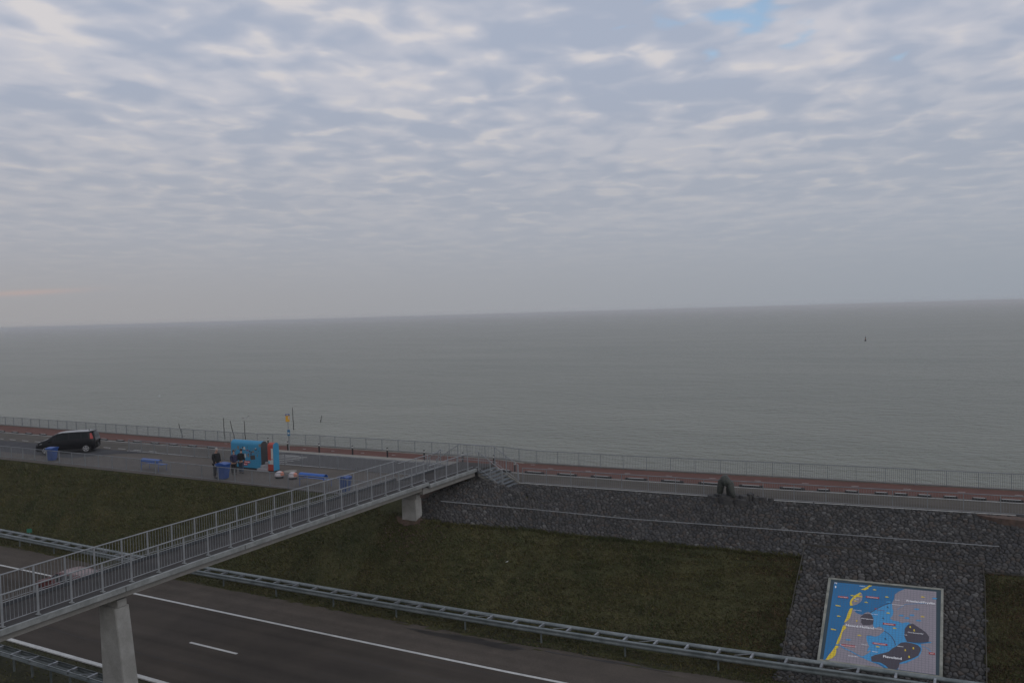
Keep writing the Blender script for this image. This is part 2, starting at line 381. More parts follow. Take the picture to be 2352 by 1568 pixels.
# ------------------------------------------------------------------ water
def sea_material():
    m = bpy.data.materials.new('sea_water'); m.use_nodes = True
    nt = m.node_tree; N = nt.nodes; L = nt.links; b = N['Principled BSDF']
    b.inputs['Roughness'].default_value = .28; b.inputs['IOR'].default_value = 1.33; b.inputs['Specular IOR Level'].default_value = .38
    geo = N.new('ShaderNodeNewGeometry')
    def mapped(rot, sc):
        mp = N.new('ShaderNodeMapping'); mp.inputs['Rotation'].default_value = (0, 0, R(rot)); mp.inputs['Scale'].default_value = sc
        L.new(geo.outputs['Position'], mp.inputs[0]); return mp.outputs[0]
    def noise(vec, s, det, rough=.6):
        n = N.new('ShaderNodeTexNoise'); n.inputs['Scale'].default_value = s; n.inputs['Detail'].default_value = det
        n.inputs['Roughness'].default_value = rough; L.new(vec, n.inputs['Vector']); return n.outputs[0]
    w1 = noise(mapped(22, (.62, 1.0, 1)), .85, 5, .60)
    w2 = noise(mapped(-20, (.65, 1.0, 1)), 2.6, 4, .6)
    w3 = noise(mapped(35, (.5, 1.0, 1)), .16, 3)
    ad = N.new('ShaderNodeMath'); ad.operation = 'MULTIPLY_ADD'; L.new(w1, ad.inputs[0]); ad.inputs[1].default_value = 1.3; L.new(w3, ad.inputs[2])
    ad2 = N.new('ShaderNodeMath'); ad2.operation = 'MULTIPLY_ADD'; L.new(w2, ad2.inputs[0]); ad2.inputs[1].default_value = .50; L.new(ad.outputs[0], ad2.inputs[2])
    bp = N.new('ShaderNodeBump'); bp.inputs['Strength'].default_value = 1.0; bp.inputs['Distance'].default_value = 1.15
    L.new(ad2.outputs[0], bp.inputs['Height']); L.new(bp.outputs[0], b.inputs['Normal'])
    big = noise(mapped(16, (.30, 1, 1)), .035, 6, .68)
    rp = N.new('ShaderNodeValToRGB'); rp.color_ramp.elements[0].position = .35; rp.color_ramp.elements[1].position = .68
    rp.color_ramp.elements[0].color = (.176, .184, .142, 1); rp.color_ramp.elements[1].color = (.240, .244, .194, 1)
    L.new(big, rp.inputs[0]); L.new(rp.outputs[0], b.inputs['Base Color'])
    return m
M['sea'] = sea_material()
def build_sea():
    xs = [-14000, -8000, -2000, -600, -200, -60, 60, 300, 1200, 6000, 14000]; ys = [48, 70, 120, 250, 700, 2000, 6000, 14000]
    v = [(x, y, -5.5) for y in ys for x in xs]; n = len(xs)
    fc = [(j*n+i, j*n+i+1, (j+1)*n+i+1, (j+1)*n+i) for j in range(len(ys)-1) for i in range(n-1)]
    tag(MB().add(v, fc).build('sea', M['sea']), kind='structure')
build_sea()

# ------------------------------------------------------------------ haze
hm = bpy.data.materials.new('haze'); hm.use_nodes = True; hn = hm.node_tree; hn.nodes.clear()
ho = hn.nodes.new('ShaderNodeOutputMaterial'); hv = hn.nodes.new('ShaderNodeVolumePrincipled'); hv.inputs['Color'].default_value = (.97, .965, .96, 1); hv.inputs['Density'].default_value = 3.2e-4
hv.inputs['Anisotropy'].default_value = .1
hn.links.new(hv.outputs[0], ho.inputs['Volume'])
tag(MB().box((0, 0, 2.75), (30000, 30000, 18.5)).build('haze', hm), kind='stuff')

# ------------------------------------------------------------------ lower ground, highway
def wob(x, a, s): return a*(math.sin(x*.83+s)+.6*math.sin(x*2.1+1.7*s)+.4*math.sin(x*5.3+s*3))
XH = [-900, -500, -300, -200]+frange(-150, -60, 6)+frange(-60, 20, .5)+[40, 90, 200, 500]
def drift(x): return ip(x, [-900, -25, -16, -7, 0, 500], [0, 0, .12, .55, .9, 30])
tag(MB().add([(-14000, -3000, -4.9), (3000, -3000, -4.9), (3000, 34, -4.9), (-14000, 34, -4.9)], [(0, 1, 2, 3)]).build('lower_ground', M['grass_soil']), kind='structure')
strip('median_ground', XH, 9.0, 20.9, -4.215, M['verge'])
strip('highway', XH, 20.85, lambda x: 27.75+drift(x)*.35, -4.2, M['asphalt'])
strip('highway_shoulder', XH, lambda x: 27.75+drift(x)*.35, lambda x: 30.12+drift(x)+wob(x, .05, 1.0), -4.2, M['shoulder'])
strip('highway_verge', XH, lambda x: 30.0+drift(x)*.8, lambda x: 31.8+drift(x), -4.206, M['verge'])
strip('second_carriageway', XH, 2.0, 9.0, -4.2, M['asphalt'])
mk = MB()
xs = XH
def lineq(mb, x0, x1, yf, w, z):
    xx = frange(x0, x1, 2.0) if x1-x0 > 3 else [x0, x1]
    v = []; 
    for x in xx: y = yf(x) if callable(yf) else yf; v += [(x, y-w/2, z), (x, y+w/2, z)]
    mb.add(v, [(2*i, 2*i+2, 2*i+3, 2*i+1) for i in range(len(xx)-1)])
mk = MB(); lineq(mk, -300, 60, lambda x: 27.55+drift(x)*.5, .15, -4.192)
tag(mk.build('edge_line', M['white']), kind='structure')
mk = MB()
for k in range(-14, 9):
    x = -29.92+k*11.5; lineq(mk, x, x+2.87, lambda x: 24.29+drift(x)*.4, .13, -4.192)
tag(mk.build('lane_line', M['white']), kind='structure')
ks = thing('median_edge_strip', 'white segmented edge strip along the highway beside the near guardrail', 'edge strip', (-35, 21, -4.2)); ks['kind'] = 'structure'; del ks['category']
me = MB().box((0, 0, 0), (1.22, .2, .05)).mesh('strip_segment'); me.materials.append(M['white'])
for k in range(60):
    o = bpy.data.objects.new('strip_segment', me); COL.objects.link(o); o.location = (-72+k*1.245, 20.98, -4.18); attach(o, ks)
# wet stains on the shoulder
def blob(cx, cy, rx, ry, z, seed, n=40):
    rr = random.Random(seed); ph = [rr.random()*6 for _ in range(4)]
    pts = []
    for k in range(n):
        t = 2*math.pi*k/n; q = 1+.14*math.sin(3*t+ph[0])+.1*math.sin(5*t+ph[1])+.06*math.sin(9*t+ph[2])
        pts.append((cx+rx*q*math.cos(t), cy+ry*q*math.sin(t), z))
    return pts
wt = MB()
for cx, cy, rx, ry, s in ((-20.3, 29.62, 1.9, .16, 1), (-18.6, 29.72, 1.8, .26, 8), (-17.4, 29.72, 1.0, .28, 2), (-14.9, 30.03, .7, .05, 3), (-13.2, 30.12, .9, .06, 5), (-11.6, 30.24, 1.2, .07, 9)):
    wt.add(blob(cx, cy, rx, ry, -4.197+.0009*s, s), [tuple(range(40))])
tag(wt.build('wet_stain', M['wet']), kind='structure')
# thin tar seams in the lanes
sm_ = MB(); rr = random.Random(5)
for y0, xa, xb in ((25.9, -24, -8), (22.6, -60, -12), (27.2, -20, -9)):
    x = xa
    while x < xb:
        x2 = x+rr.uniform(.6, 1.4); yy = y0+.06*math.sin(x*1.3); y2 = y0+.06*math.sin(x2*1.3)
        sm_.add([(x, yy-.012, -4.194), (x2, y2-.012, -4.194), (x2, y2+.012, -4.194), (x, yy+.012, -4.194)], [(0, 1, 2, 3)]); x = x2
tag(sm_.build('tar_seam', M['road_dark']), kind='structure')

# ------------------------------------------------------------------ upper road, path, kerbs, markings
strip('upper_road', XS2, lambda x: 41.1 if x < -26 else rightF(x)-.22, lambda x: farL(x)+.12, .004, M['road'])
strip('middle_asphalt', frange(-44.5, -26, .5), 41.25, lambda x: farL(x)-.06, .008, M['road_grey'])
da = [(-140, 37.9), (-90, 37.5), (-60, 37.3), (-58.2, 37.4), (-57.4, 38.4), (-56.6, 39.9), (-54.2, 41.12), (-75, 41.12), (-140, 41.12)]
tag(MB().add([(a, b, .008) for a, b in da], [tuple(range(len(da)))]).build('parking_bay_asphalt', M['road_dark']), kind='structure')
strip('cycle_path', XS2, pathN, lambda x: seaF(x)-.02 if x < -48 or x > -25.5 else seaF(x)-.28, .006, M['path'])
strip('kerb_pavement', frange(-49, -26, .5), lambda x: farL(x)+.06, lambda x: pathN(x), .035, M['kerb'], thick=.06)
strip('road_verge_sea_side', frange(-49, -25.5, .5), lambda x: seaF(x)-.27, lambda x: seaF(x)+.03, .012, M['kerb'])
mk = MB()
lineq(mk, -300, -48, farL, .10, .013); lineq(mk, -48, -26, lambda x: farL(x)-.02, .09, .013); lineq(mk, -26, 60, farL, .10, .013)
lineq(mk, -57, -25.5, 41.22, .09, .013); lineq(mk, -22.9, 60, lambda x: rightF(x)-.14, .10, .030)
tag(mk.build('road_edge_line', M['white']), kind='structure')
mk = MB()
for k in range(-30, 12):
    x = -60.5+k*1.83
    if x < -54.8: lineq(mk, x, x+.9, 41.64, .10, .016)
tag(mk.build('bay_dash_line', M['white']), kind='structure')
mk = MB()
for k in range(-3, 8): x = -44.05+k*2.745; lineq(mk, x, x+.30, lambda x: 46.6+(x+44)*.012, .07, .014)
for k in range(12): x = -23.2+k*2.5; lineq(mk, x, x+.35, lambda x: (pathN(x)+seaF(x))/2+.2, .06, .014)
tag(mk.build('path_dash_line', M['white']), kind='structure')
mk = MB()
for y, xa, xb in ((44.0, -43.6, -42.0), (43.75, -43.9, -41.0), (43.35, -43.9, -40.95), (42.85, -43.6, -40.85), (42.3, -43.2, -40.9), (41.75, -42.8, -40.95)):
    lineq(mk, xa, xb, y, .10, .017)
tag(mk.build('hatched_marking', M['white']), kind='structure')

# black and white lane divider blocks
def block(x, w, label, white=.55, group='low lane divider blocks along the cycle path'):
    t = thing('lane_divider_block', label, 'divider block', (x, 0, 0), group)
    y = farL(x)+.22
    mb = MB().prism([(x-w/2, y-.07, .005), (x-w/2, y+.07, .005), (x-w/2, y+.045, .11), (x-w/2, y-.045, .11)], (w, farL(x+w/2)-farL(x-w/2), 0))
    mb.build('base', M['black'], t)
    ww = w*white
    MB().box((x, y, .115), (ww, .075, .012), Matrix.Rotation(math.atan2(farL(x+.5)-farL(x-.5), 1), 3, 'Z')).build('reflector', M['white'], t)
ORD = ['first', 'second', 'third', 'fourth', 'fifth', 'sixth', 'seventh', 'eighth', 'ninth', 'tenth', 'eleventh', 'twelfth', 'thirteenth', 'fourteenth', 'fifteenth', 'sixteenth', 'seventeenth']
n_ = 0
for k in range(-2, 15):
    x = -79.55+k*2.17
    if x < -49.5: block(x, .95, '%s low black and white block beside the red path, counted from the left edge' % ORD[n_], .75, 'divider blocks left of the bus stop'); n_ += 1
for n_, x in enumerate((-25.4, -23.27, -21.15, -19.0, -16.9, -14.8, -12.7, -10.5, -8.4)): block(x, 1.25, '%s low black and white block along the red path, counted from the stairs' % ORD[n_], .72, 'divider blocks right of the stairs')
for n_, x in enumerate((-6.85, -5.5, -4.1, -3.2, -2.14, -1.0, .25, 1.6, 2.9, 4.3)): block(x, .62 if x < 1 else 1.0, '%s short block of the closely spaced row at the far right road edge' % ORD[n_], .8, 'short divider blocks at far right')

# ------------------------------------------------------------------ fences
def arc_posts(fn, x0, x1, sp):
    pts = []; x = x0; acc = 0
    pts.append((x, fn(x)))
    while x < x1-1e-6:
        nx = x+.02; acc += math.hypot(.02, fn(nx)-fn(x)); x = nx
        if acc >= sp-1e-9: pts.append((x, fn(x))); acc = 0
    return pts
def make_fence(name, label, pts, h=.86, barsp=.1, low=.07, closed=True, toph=.024, m=None, rb=.0072, bz=0.0):
    m = m or M['fence']
    t = thing(name, label, 'fence', (pts[0][0], pts[0][1], bz))
    pm = MB().box((0, 0, h/2), (.035, .05, h)).mesh('post'); pm.materials.append(m)
    for i, (x, y) in enumerate(pts):
        q = pts[min(i+1, len(pts)-1)]; p = pts[max(i-1, 0)]
        o = bpy.data.objects.new('post', pm); COL.objects.link(o); o.location = (x, y, bz); o.rotation_euler = (0, 0, math.atan2(q[1]-p[1], q[0]-p[0])); attach(o, t)
    tr = MB(); br = MB(); bb = MB()
    for (xa, ya), (xb, yb) in zip(pts, pts[1:]):
        tr.tube((xa, ya, bz+h), (xb, yb, bz+h), toph, n=6); br.bar((xa, ya, bz+low), (xb, yb, bz+low), .03, .02)
        L_ = math.hypot(xb-xa, yb-ya); n = max(1, int(round(L_/barsp)))
        for k in range(1, n):
            x = xa+(xb-xa)*k/n; y = ya+(yb-ya)*k/n
            bb.tube((x, y, bz+low), (x, y, bz+h), rb, n=4, caps=False)
    tr.build('top_rail', m, t); br.build('bottom_rail', m, t)
    tag(bb.build('bars', m, t), kind='stuff')
    return t
make_fence('seaward_fence', 'long grey steel bar fence between the red cycle path and the sea', arc_posts(seaF, -150, 16, 1.455), m=M['fence_sea'], rb=.0105)
make_fence('embankment_fence', 'grey bar fence at the top of the grass bank in front of bins and benches', arc_posts(lambda x: ip(x, [-150, -64, -46, -34, -28], [35.9, 35.66, 35.52, 35.22, 35.12]), -110, -28.6, 1.475))
make_fence('roadside_fence', 'grey bar fence between the paved rest area and the upper road', arc_posts(lambda x: ip(x, [-57, -40, -27], [41.2, 40.85, 41.1]), -56.75, -27.6, 1.49), h=.88)
make_fence('stone_bank_fence', 'grey bar fence on top of the stone bank, right of the stairs', arc_posts(rightF, -22.6, 16, 1.475), low=.06, rb=.0055, barsp=.115)

# ------------------------------------------------------------------ footbridge
def zc(y): return ip(y, [0, 6, 13.5, 20, 24, 35], [.93, .97, 1.03, 1.12, 1.14, 1.17])
XR, XL = -24.72, -26.68
br = thing('footbridge', 'long concrete and steel footbridge crossing over the highway to the platform', 'footbridge', (-25.7, 17.5, -4.2))
def sweep(name, m, sect, y0, y1, zf, st=1.5, bevel=0):
    ys = frange(y0, y1, st); v = []; n = len(sect)
    for y in ys: v += [(x, y, z+zf(y)) for x, z in sect]
    fc = [(i*n+k, i*n+(k+1) % n, (i+1)*n+(k+1) % n, (i+1)*n+k) for i in range(len(ys)-1) for k in range(n)]
    fc += [tuple(range(n)), tuple(range((len(ys)-1)*n, len(ys)*n))[::-1]]
    return MB().add(v, fc).build(name, m, br)
def rect(x0, x1, z0, z1): return [(x0, z0), (x1, z0), (x1, z1), (x0, z1)]
z2 = lambda y: ip(y, [35, 39.7, 41.7], [1.01, 1.02, .97])
YB = 2.0
sweep('deck', M['deck'], rect(-26.80, -24.60, -.16, -.035), YB, 34.98, zc)
sweep('deck_span', M['deck'], rect(-26.80, -24.60, -.16, -.03), 35.06, 39.70, z2)
for nm, xa, xb in (('fascia', -24.60, -24.50), ('fascia', -26.90, -26.80)):
    sweep(nm, M['fascia'], rect(xa, xb, -.175, -.005), YB, 34.98, zc)
    sweep(nm, M['fascia'], rect(xa, xb, -.145, .02), 35.08, 39.72, z2)
sweep('deck_kerb', M['deckkerb'], rect(-26.62, -26.54, -.035, .07), YB, 34.9, zc)
sweep('deck_kerb', M['deckkerb'], rect(-26.62, -26.54, -.03, .07), 35.1, 39.6, z2)
sweep('beam', M['beamc'], rect(-26.72, -24.68, -.40, -.18), YB, 34.6, zc)
sweep('beam', M['beamc'], rect(-26.72, -24.68, -.43, -.15), 34.68, 39.75, z2)
# landing + steps + abutment
MB().box((-25.7, 40.70, .89), (2.4, 1.92, .12)).build('landing', M['deck'], br)
MB().box((-25.35, 40.9, .35), (1.35, 1.3, .95)).build('abutment', M['beamc'], br)
for s in (1, -1):
    for k in range(7):
        x = -25.7+s*(1.2+.118+k*.236); z = .95-.133*(k+1)
        MB().box((x, 40.68, z-.02), (.29, 1.82, .045)).build('step', M['step'], br)
    for yy in (39.86, 41.5):
        x0 = -25.7+s*1.2; x1 = x0+s*1.72
        MB().prism([(x0, yy-.05, .83), (x0, yy-.05, .60), (x1-s*.25, yy-.05, -.02), (x1, yy-.05, -.02), (x1, yy-.05, .06)], (0, .1, 0)).build('stair_stringer', M['stringer'], br)
# railings
def rail_run(path, base_h, top_h, low_h, nposts=None, posts=None, indiv=None, plate=True, w=.022):
    """path: function t->(x,y,z) ; posts: list of t ; rails between t0,t1"""
BAR = MB().tube((0, 0, 0), (0, 0, 1), .0085, n=5, caps=False).mesh('bar'); BAR.materials.append(M['barst'])
POST = MB().box((0, 0, .5), (.028, .062, 1.0)).mesh('post'); POST.materials.append(M['steel'])
PLATE = MB().box((0, 0, .008), (.17, .09, .016)).box((-.06, 0, .02), (.02, .02, .02)).box((.06, 0, .02), (.02, .02, .02)).mesh('base_plate'); PLATE.materials.append(M['fascia'])
def put(me, name, loc, par, sc=(1, 1, 1), rz=0):
    o = bpy.data.objects.new(name, me); COL.objects.link(o); o.location = loc; o.scale = sc; o.rotation_euler = (0, 0, rz); attach(o, par); return o
def y_rail(x, ys, zf, ya, yb, hgt, indiv):
    rl = MB(); lo = MB(); stuff = MB()
    pts = [ya]+[y for y in ys if ya < y < yb]+[yb]
    for a, b in zip(pts, pts[1:]):
        rl.tube((x, a, zf(a)+hgt), (x, b, zf(b)+hgt), .024, n=8); lo.tube((x, a, zf(a)+.12), (x, b, zf(b)+.12), .013, n=6)
    rl.build('handrail', M['steel'], br); lo.build('lower_rail', M['steel'], br)
    for y in ys:
        p = put(POST, 'post', (x, y, zf(y)), br, (1, 1, hgt)); put(PLATE, 'base_plate', (x, y, zf(y)), p)
    cells = list(zip(ys, ys[1:]))
    for a, b in cells:
        for k in range(1, 9):
            y = a+(b-a)*k/9
            if indiv: put(BAR, 'bar', (x, y, zf(y)+.12), br, (1, 1, hgt-.12))
            else: stuff.tube((x, y, zf(y)+.12), (x, y, zf(y)+hgt), .0085, n=5, caps=False)
    if not indiv: tag(stuff.build('bars', M['barst'], br), kind='stuff')
YS = [13.58+1.064*k for k in range(-8, 21)]
y_rail(XR, YS, zc, YB+.2, 35.0, .94, True)
y_rail(XL, YS, zc, YB+.2, 35.0, .94, False)
Y2 = [35.85, 36.93, 38.01, 39.1, 39.72]
y_rail(XR, Y2[:-1], z2, 35.28, 39.62, .94, True)
y_rail(XL, Y2[:-1], z2, 35.28, 39.62, .94, True)
for x in (XR, XL):   # short link pieces over the movement joint
    MB().tube((x, 35.0, zc(35)+.94), (x, 35.28, z2(35.3)+.94), .018, n=6).tube((x, 35.0, zc(35)+.12), (x, 35.28, z2(35.3)+.12), .012, n=6).build('rail_link', M['steel'], br)
def seg_rail(name, pts, r=.022):
    mb = MB()
    for a, b in zip(pts, pts[1:]): mb.tube(a, b, r, n=8)
    return mb.build(name, M['steel'], br)
H_ = 1.04
# seaward side of the landing and both flights
for s in (1, -1):
    xt = -25.7+s*1.2; xb = xt+s*1.62
    yf = 41.6
    seg_rail('handrail', [(-25.7, yf, .97+H_), (xt-s*.02, yf, .97+H_), (xb, yf, .0+H_-.02), (xb+s*.02, yf, .16)])
    seg_rail('lower_rail', [(-25.7, yf, 1.12), (xt, yf, 1.12), (xb, yf, .12)], .016)
    yn = 39.76
    seg_rail('handrail', [(xt-s*.02, 39.62, .97+H_-.02), (xt+s*.02, yn, .97+H_), (xb, yn, .0+H_-.02), (xb+s*.02, yn, .16)])
    seg_rail('lower_rail', [(xt-s*.02, 39.62, 1.14), (xt, yn, 1.12), (xb, yn, .12)], .016)
    for y in (yn, yf):
        for i, t in enumerate((.05, .52, .98)):
            x = xt+(xb-xt)*t; z = .95*(1-t)
            p = put(POST, 'post', (x, y, z), br, (1, 1, H_), R(90)); put(PLATE, 'base_plate', (x, y, z), p)
        for k in range(1, 15):
            t = k/15; x = xt+(xb-xt)*t; z = .97-.97*t
            put(BAR, 'bar', (x, y, z+.13), br, (1, 1, H_-.13))
for k in range(1, 20):
    x = -26.9+2.4*k/20; put(BAR, 'bar', (x, 41.6, 1.12), br, (1, 1, .89))
# piers
for (y0, zb, zt, xl, xr, xlb, xrb) in ((17.3, -4.3, .30, -25.78, -24.95, -25.70, -24.36), (34.55, -2.4, .30, -25.98, -25.12, -25.98, -24.98)):
    p = MB().prism([(xlb, y0, zb), (xrb, y0, zb), (xr, y0+.02, zt), (xl, y0+.02, zt)], (0, .54, 0)).build('pier', M['concrete'], br, bevel=.02)
    MB().box(((xl+xr)/2+.03, y0+.27, zt+.135), (.86, .34, .25)).build('pier_cap', M['concrete'], p)
# chalky graffiti smear on the abutment beam
# ------------------------------------------------------------------ guardrails
def guardrail(label, yf, x0, x1, sp, side, postevery=1, off=0, second_y=.58):
    """front beam faces the road (side=-1: road at smaller y)"""
    t = thing('guardrail', label, 'guardrail', (x0, yf(x0), -4.2))
    rprof = [(.075*math.cos(t), .028+.088*math.sin(t)) for t in [math.pi*(-.5+k/8) for k in range(9)]]
    prof = [(0, -.155), (.012, -.155), (.04, -.11), (.04, -.06), (.0, -.02), (.0, .02), (.04, .05), (.04, .09), (.0, .125), (-.025, .125)]
    xs = frange(x0, x1, 2.0)
    def beam(ya, zz, sg, nm, prof=prof):
        v = []; n = len(prof)
        for x in xs:
            for p, q in prof: v.append((x, ya(x)+sg*(p*1.4), zz+q*.95))
            for p, q in prof[::-1]: v.append((x, ya(x)+sg*(p*1.4-.012), zz+q*.95))
        m_ = 2*n
        MB().add(v, [(i*m_+k, i*m_+(k+1) % m_, (i+1)*m_+(k+1) % m_, (i+1)*m_+k) for i in range(len(xs)-1) for k in range(m_)]).build(nm, M['guard'], t)
    beam(yf, -3.57, side, 'beam'); beam(lambda x: yf(x)-second_y*side, -3.53, side*1.0, 'beam', rprof)
    lo, hi = (min(yf(0), yf(0)-side*second_y), max(yf(0), yf(0)-side*second_y))
    spm = MB().box((0, second_y/2, 0), (.075, second_y-.05, .012)).box((.037, second_y/2, -.05), (.01, second_y-.05, .11)).box((0, second_y/2, .012), (.035, .05, .012)).mesh('spacer'); spm.materials.append(M['guardd'])
    pom = MB().box((0, 0, .31), (.05, .07, .62)).mesh('post'); pom.materials.append(M['guard'])
    brm = MB().bar((0, .06, 0), (.62, second_y-.06, 0), .03, .012).mesh('brace'); brm.materials.append(M['guardd'])
    k = 0; x = x0+off
    while x < x1:
        y = yf(x) if side < 0 else yf(x)-second_y
        put(spm, 'spacer', (x, y, -3.455), t)
        if k % postevery == 0: put(pom, 'post', (x, y+second_y*.35, -4.2), t)
        if k % 3 == 1: put(brm, 'brace', (x-.62, y, -3.47), t)
        x += sp; k += 1
    return t
def gy(x): return ip(x, [-900, -55, -41, -33, -26, -17.8, -11.8, -7, -3.2, 20, 500], [31.5, 30.25, 29.95, 30.08, 30.18, 30.42, 30.72, 31.1, 31.45, 33.4, 74])
guardrail('steel guardrail with double beam along the foot of the grass bank', gy, -120, 20, 1.232, -1, postevery=3, off=.5)
guardrail('steel guardrail at bottom left in front of the tall concrete pier', lambda x: 19.42+.0*x, -90, 4, 1.235, 1, postevery=1, off=.35, second_y=.50)
guardrail('second steel guardrail at the extreme bottom left corner', lambda x: 17.0, -90, -27, 1.235, 1, postevery=1, off=.35, second_y=.45)

# ------------------------------------------------------------------ stone revetment
def stone_region(x, y):
    if x < -26.6 or x > 9 or y < 31.2: return False
    z = ground_z(x, y)
    # left edge under the bridge
    if x < -23.6:
        xl = ip(y, [34.9, 36.6, 37.6, 38.4, 39.3], [-25.15, -26.05, -25.85, -25.5, -24.9])
        if x < xl: return False
    top = 39.48 if x < -23.9 else 39.48+(rightF(x)-.34-39.48)*sm(x, -23.9, -22.4)
    if y > top: return False
    if -6.72+.02*(38-y)*.5 < x < .36: return True           # column around the map
    if x < -23.8: return y > 34.9
    if x < -19.0: return z > ip(x, [-23.8, -22.5, -21.15, -19.1], [-.75, -.92, -1.24, -1.53])
    if x < 0: return z > -1.54
    return z > -1.53
SLX = 1.08
def voronoi_stones():
    rr = random.Random(11); g = .180
    pts = {}
    for i in range(-3, int(34/g)):
        for j in range(-2, int(15.5/g)):
            x = -26.8+(i+.5*(j % 2))*g*1.08+rr.uniform(-.078, .078); y = 31.2+(j*g*.84+rr.uniform(-.062, .062))/SLX
            if rr.random() > .13: pts[(i, j)] = (x, y)
    cells = []
    for (i, j), (x, y) in pts.items():
        if not stone_region(x, y): continue
        if map_hole(x, y): continue
        poly = [(-.3, -.3), (.3, -.3), (.3, .3), (-.3, .3)]
        for di in range(-2, 3):
            for dj in range(-2, 3):
                if di == 0 and dj == 0: continue
                q = pts.get((i+di, j+dj))
                if q is None: continue
                dx, dy = q[0]-x, (q[1]-y)*SLX; d2 = (dx*dx+dy*dy)/2
                out = []; n = len(poly)
                for k in range(n):
                    a = poly[k]; b = poly[(k+1) % n]
                    da = a[0]*dx+a[1]*dy-d2; db = b[0]*dx+b[1]*dy-d2
                    if da <= 0: out.append(a)
                    if (da < 0) != (db < 0) and da != db:
                        t = da/(da-db); out.append((a[0]+(b[0]-a[0])*t, a[1]+(b[1]-a[1])*t))
                poly = out
                if len(poly) < 3: break
            if len(poly) < 3: break
        if len(poly) < 3: continue
        cells.append((x, y, poly))
    return cells
MO = Vector((-3.2, 42.58, .16)); MU = Vector((1, .093, 0)).normalized(); MD = Vector((0.08572865, -0.92181348, -0.37803506)).normalized(); MN = MU.cross(MD)
if MN.z < 0: MN = -MN
def mp3(p, lift=0.0): return MO+MU*p[0]+MD*p[1]+MN*lift
MQ = [(-2.741, 5.565), (1.637, 5.58), (1.288, 10.472), (-2.966, 10.427)]
def map_hole(x, y):
    u = (Vector((x, y, 0))-Vector((MO.x, MO.y, 0))).dot(MU); v_ = (42.58+.093*(x+3.2)-y)*1.085
    return -2.68 < u-.06*(v_-5.5)*-1 < 1.55 and 5.75 < v_ < 10.35
def stone_mesh(cell, rr, hero=False):
    x, y, poly = cell
    # round the polygon, shrink it
    q = poly
    for _ in range(1):
        o = []
        for k in range(len(q)):
            a, b = q[k], q[(k+1) % len(q)]
            o += [(a[0]*.75+b[0]*.25, a[1]*.75+b[1]*.25), (a[0]*.25+b[0]*.75, a[1]*.25+b[1]*.75)]
        q = o
    if len(q) > 12: q = [q[int(k*len(q)/12)] for k in range(12)]
    sc = rr.uniform(.83, .93); hh = rr.uniform(.038, .072); n = len(q)
    v = []
    e = .06
    z0 = ground_z(x, y); gx = (ground_z(x+e, y)-ground_z(x-e, y))/(2*e); gyy = (ground_z(x, y+e)-ground_z(x, y-e))/(2*e)
    if abs(gyy) > 1.6: gyy = .4; 
    tx, ty = rr.uniform(-.16, .16), rr.uniform(-.16, .16)
    for s, hz in ((1.0, -.06), (.985, .45), (.80, .92)):
        for a, b in q:
            lx, ly = a*sc*s, b*sc*s/SLX
            hgt = hh*hz + (tx*lx+ty*ly if hz > 0 else 0)
            v.append((x+lx, y+ly-.35*hgt, z0+gx*lx+gyy*ly+hgt))
    v.append((x, y-.35*hh, z0+hh))
    fc = [(i*n+k, i*n+(k+1) % n, (i+1)*n+(k+1) % n, (i+1)*n+k) for i in range(2) for k in range(n)]
    fc += [(2*n+k, 2*n+(k+1) % n, 3*n) for k in range(n)]
    return v, fc
cells = voronoi_stones()
sb = thing('stone_revetment', 'dark rounded basalt stones set in the bank below the fence', 'stone bank', (-10, 38, -1.4)); sb['kind'] = 'structure'; del sb['category']
rr = random.Random(21)
cp = Vector((0, 0, 9.7))
def in_view(c):
    P = Vector((c[0], c[1], ground_z(c[0], c[1])))-cp; d = P.dot(f); return abs(P.dot(Rr)/d) < .60 and -P.dot(Uu)/d < .385
cells.sort(key=lambda c: (not in_view(c), (Vector((c[0], c[1], ground_z(c[0], c[1])))-cp).length/max(.01, math.sqrt(abs(sum(c[2][k][0]*c[2][(k+1) % len(c[2])][1]-c[2][(k+1) % len(c[2])][0]*c[2][k][1] for k in range(len(c[2]))))/2))))
big = MB(); mats_idx = []
for i, c in enumerate(cells):
    v, fc = stone_mesh(c, rr)
    mi = rr.choices(range(7), (22, 22, 16, 9, 10, 14, 3 if c[0] < -7 or c[0] > .4 else 9))[0]
    if i < 300:
        o = MB().add([(a-c[0], b-c[1], e) for a, b, e in v], fc).build('stone', STONE[mi], None, smooth=True); o.location = (c[0], c[1], 0); attach(o, sb)
    else:
        big.add(v, fc); mats_idx += [mi]*len(fc)
o = big.build('stone_cover', STONE, sb, smooth=True); o.data.polygons.foreach_set('material_index', mats_idx); tag(o, kind='stuff')
# dark soil between the stones, following the bank
v = []; fc = []; xs = frange(-26.4, 9, .3); idx = {}
ysn = 40
for i, x in enumerate(xs):
    top = 39.5 if x < -23.9 else 39.5+(rightF(x)-.22-39.5)*sm(x, -23.9, -22.4)
    for k in range(ysn+1):
        y = 31.2+(top-31.2)*k/ysn; v.append((x, y, ground_z(x, y)+.012+(.01 if y > 41 else 0)))
for i in range(len(xs)-1):
    for k in range(ysn):
        cx = (xs[i]+xs[i+1])/2; top = 39.5 if cx < -23.9 else 39.5+(rightF(cx)-.22-39.5)*sm(cx, -23.9, -22.4)
        cy = 31.2+(top-31.2)*(k+.5)/ysn
        if stone_region(cx, cy-.02) or (cx > -23 and cy > top-.3): fc.append((i*(ysn+1)+k, (i+1)*(ysn+1)+k, (i+1)*(ysn+1)+k+1, i*(ysn+1)+k+1))
MB().add(v, fc).build('joint_soil', M['gap'], sb)
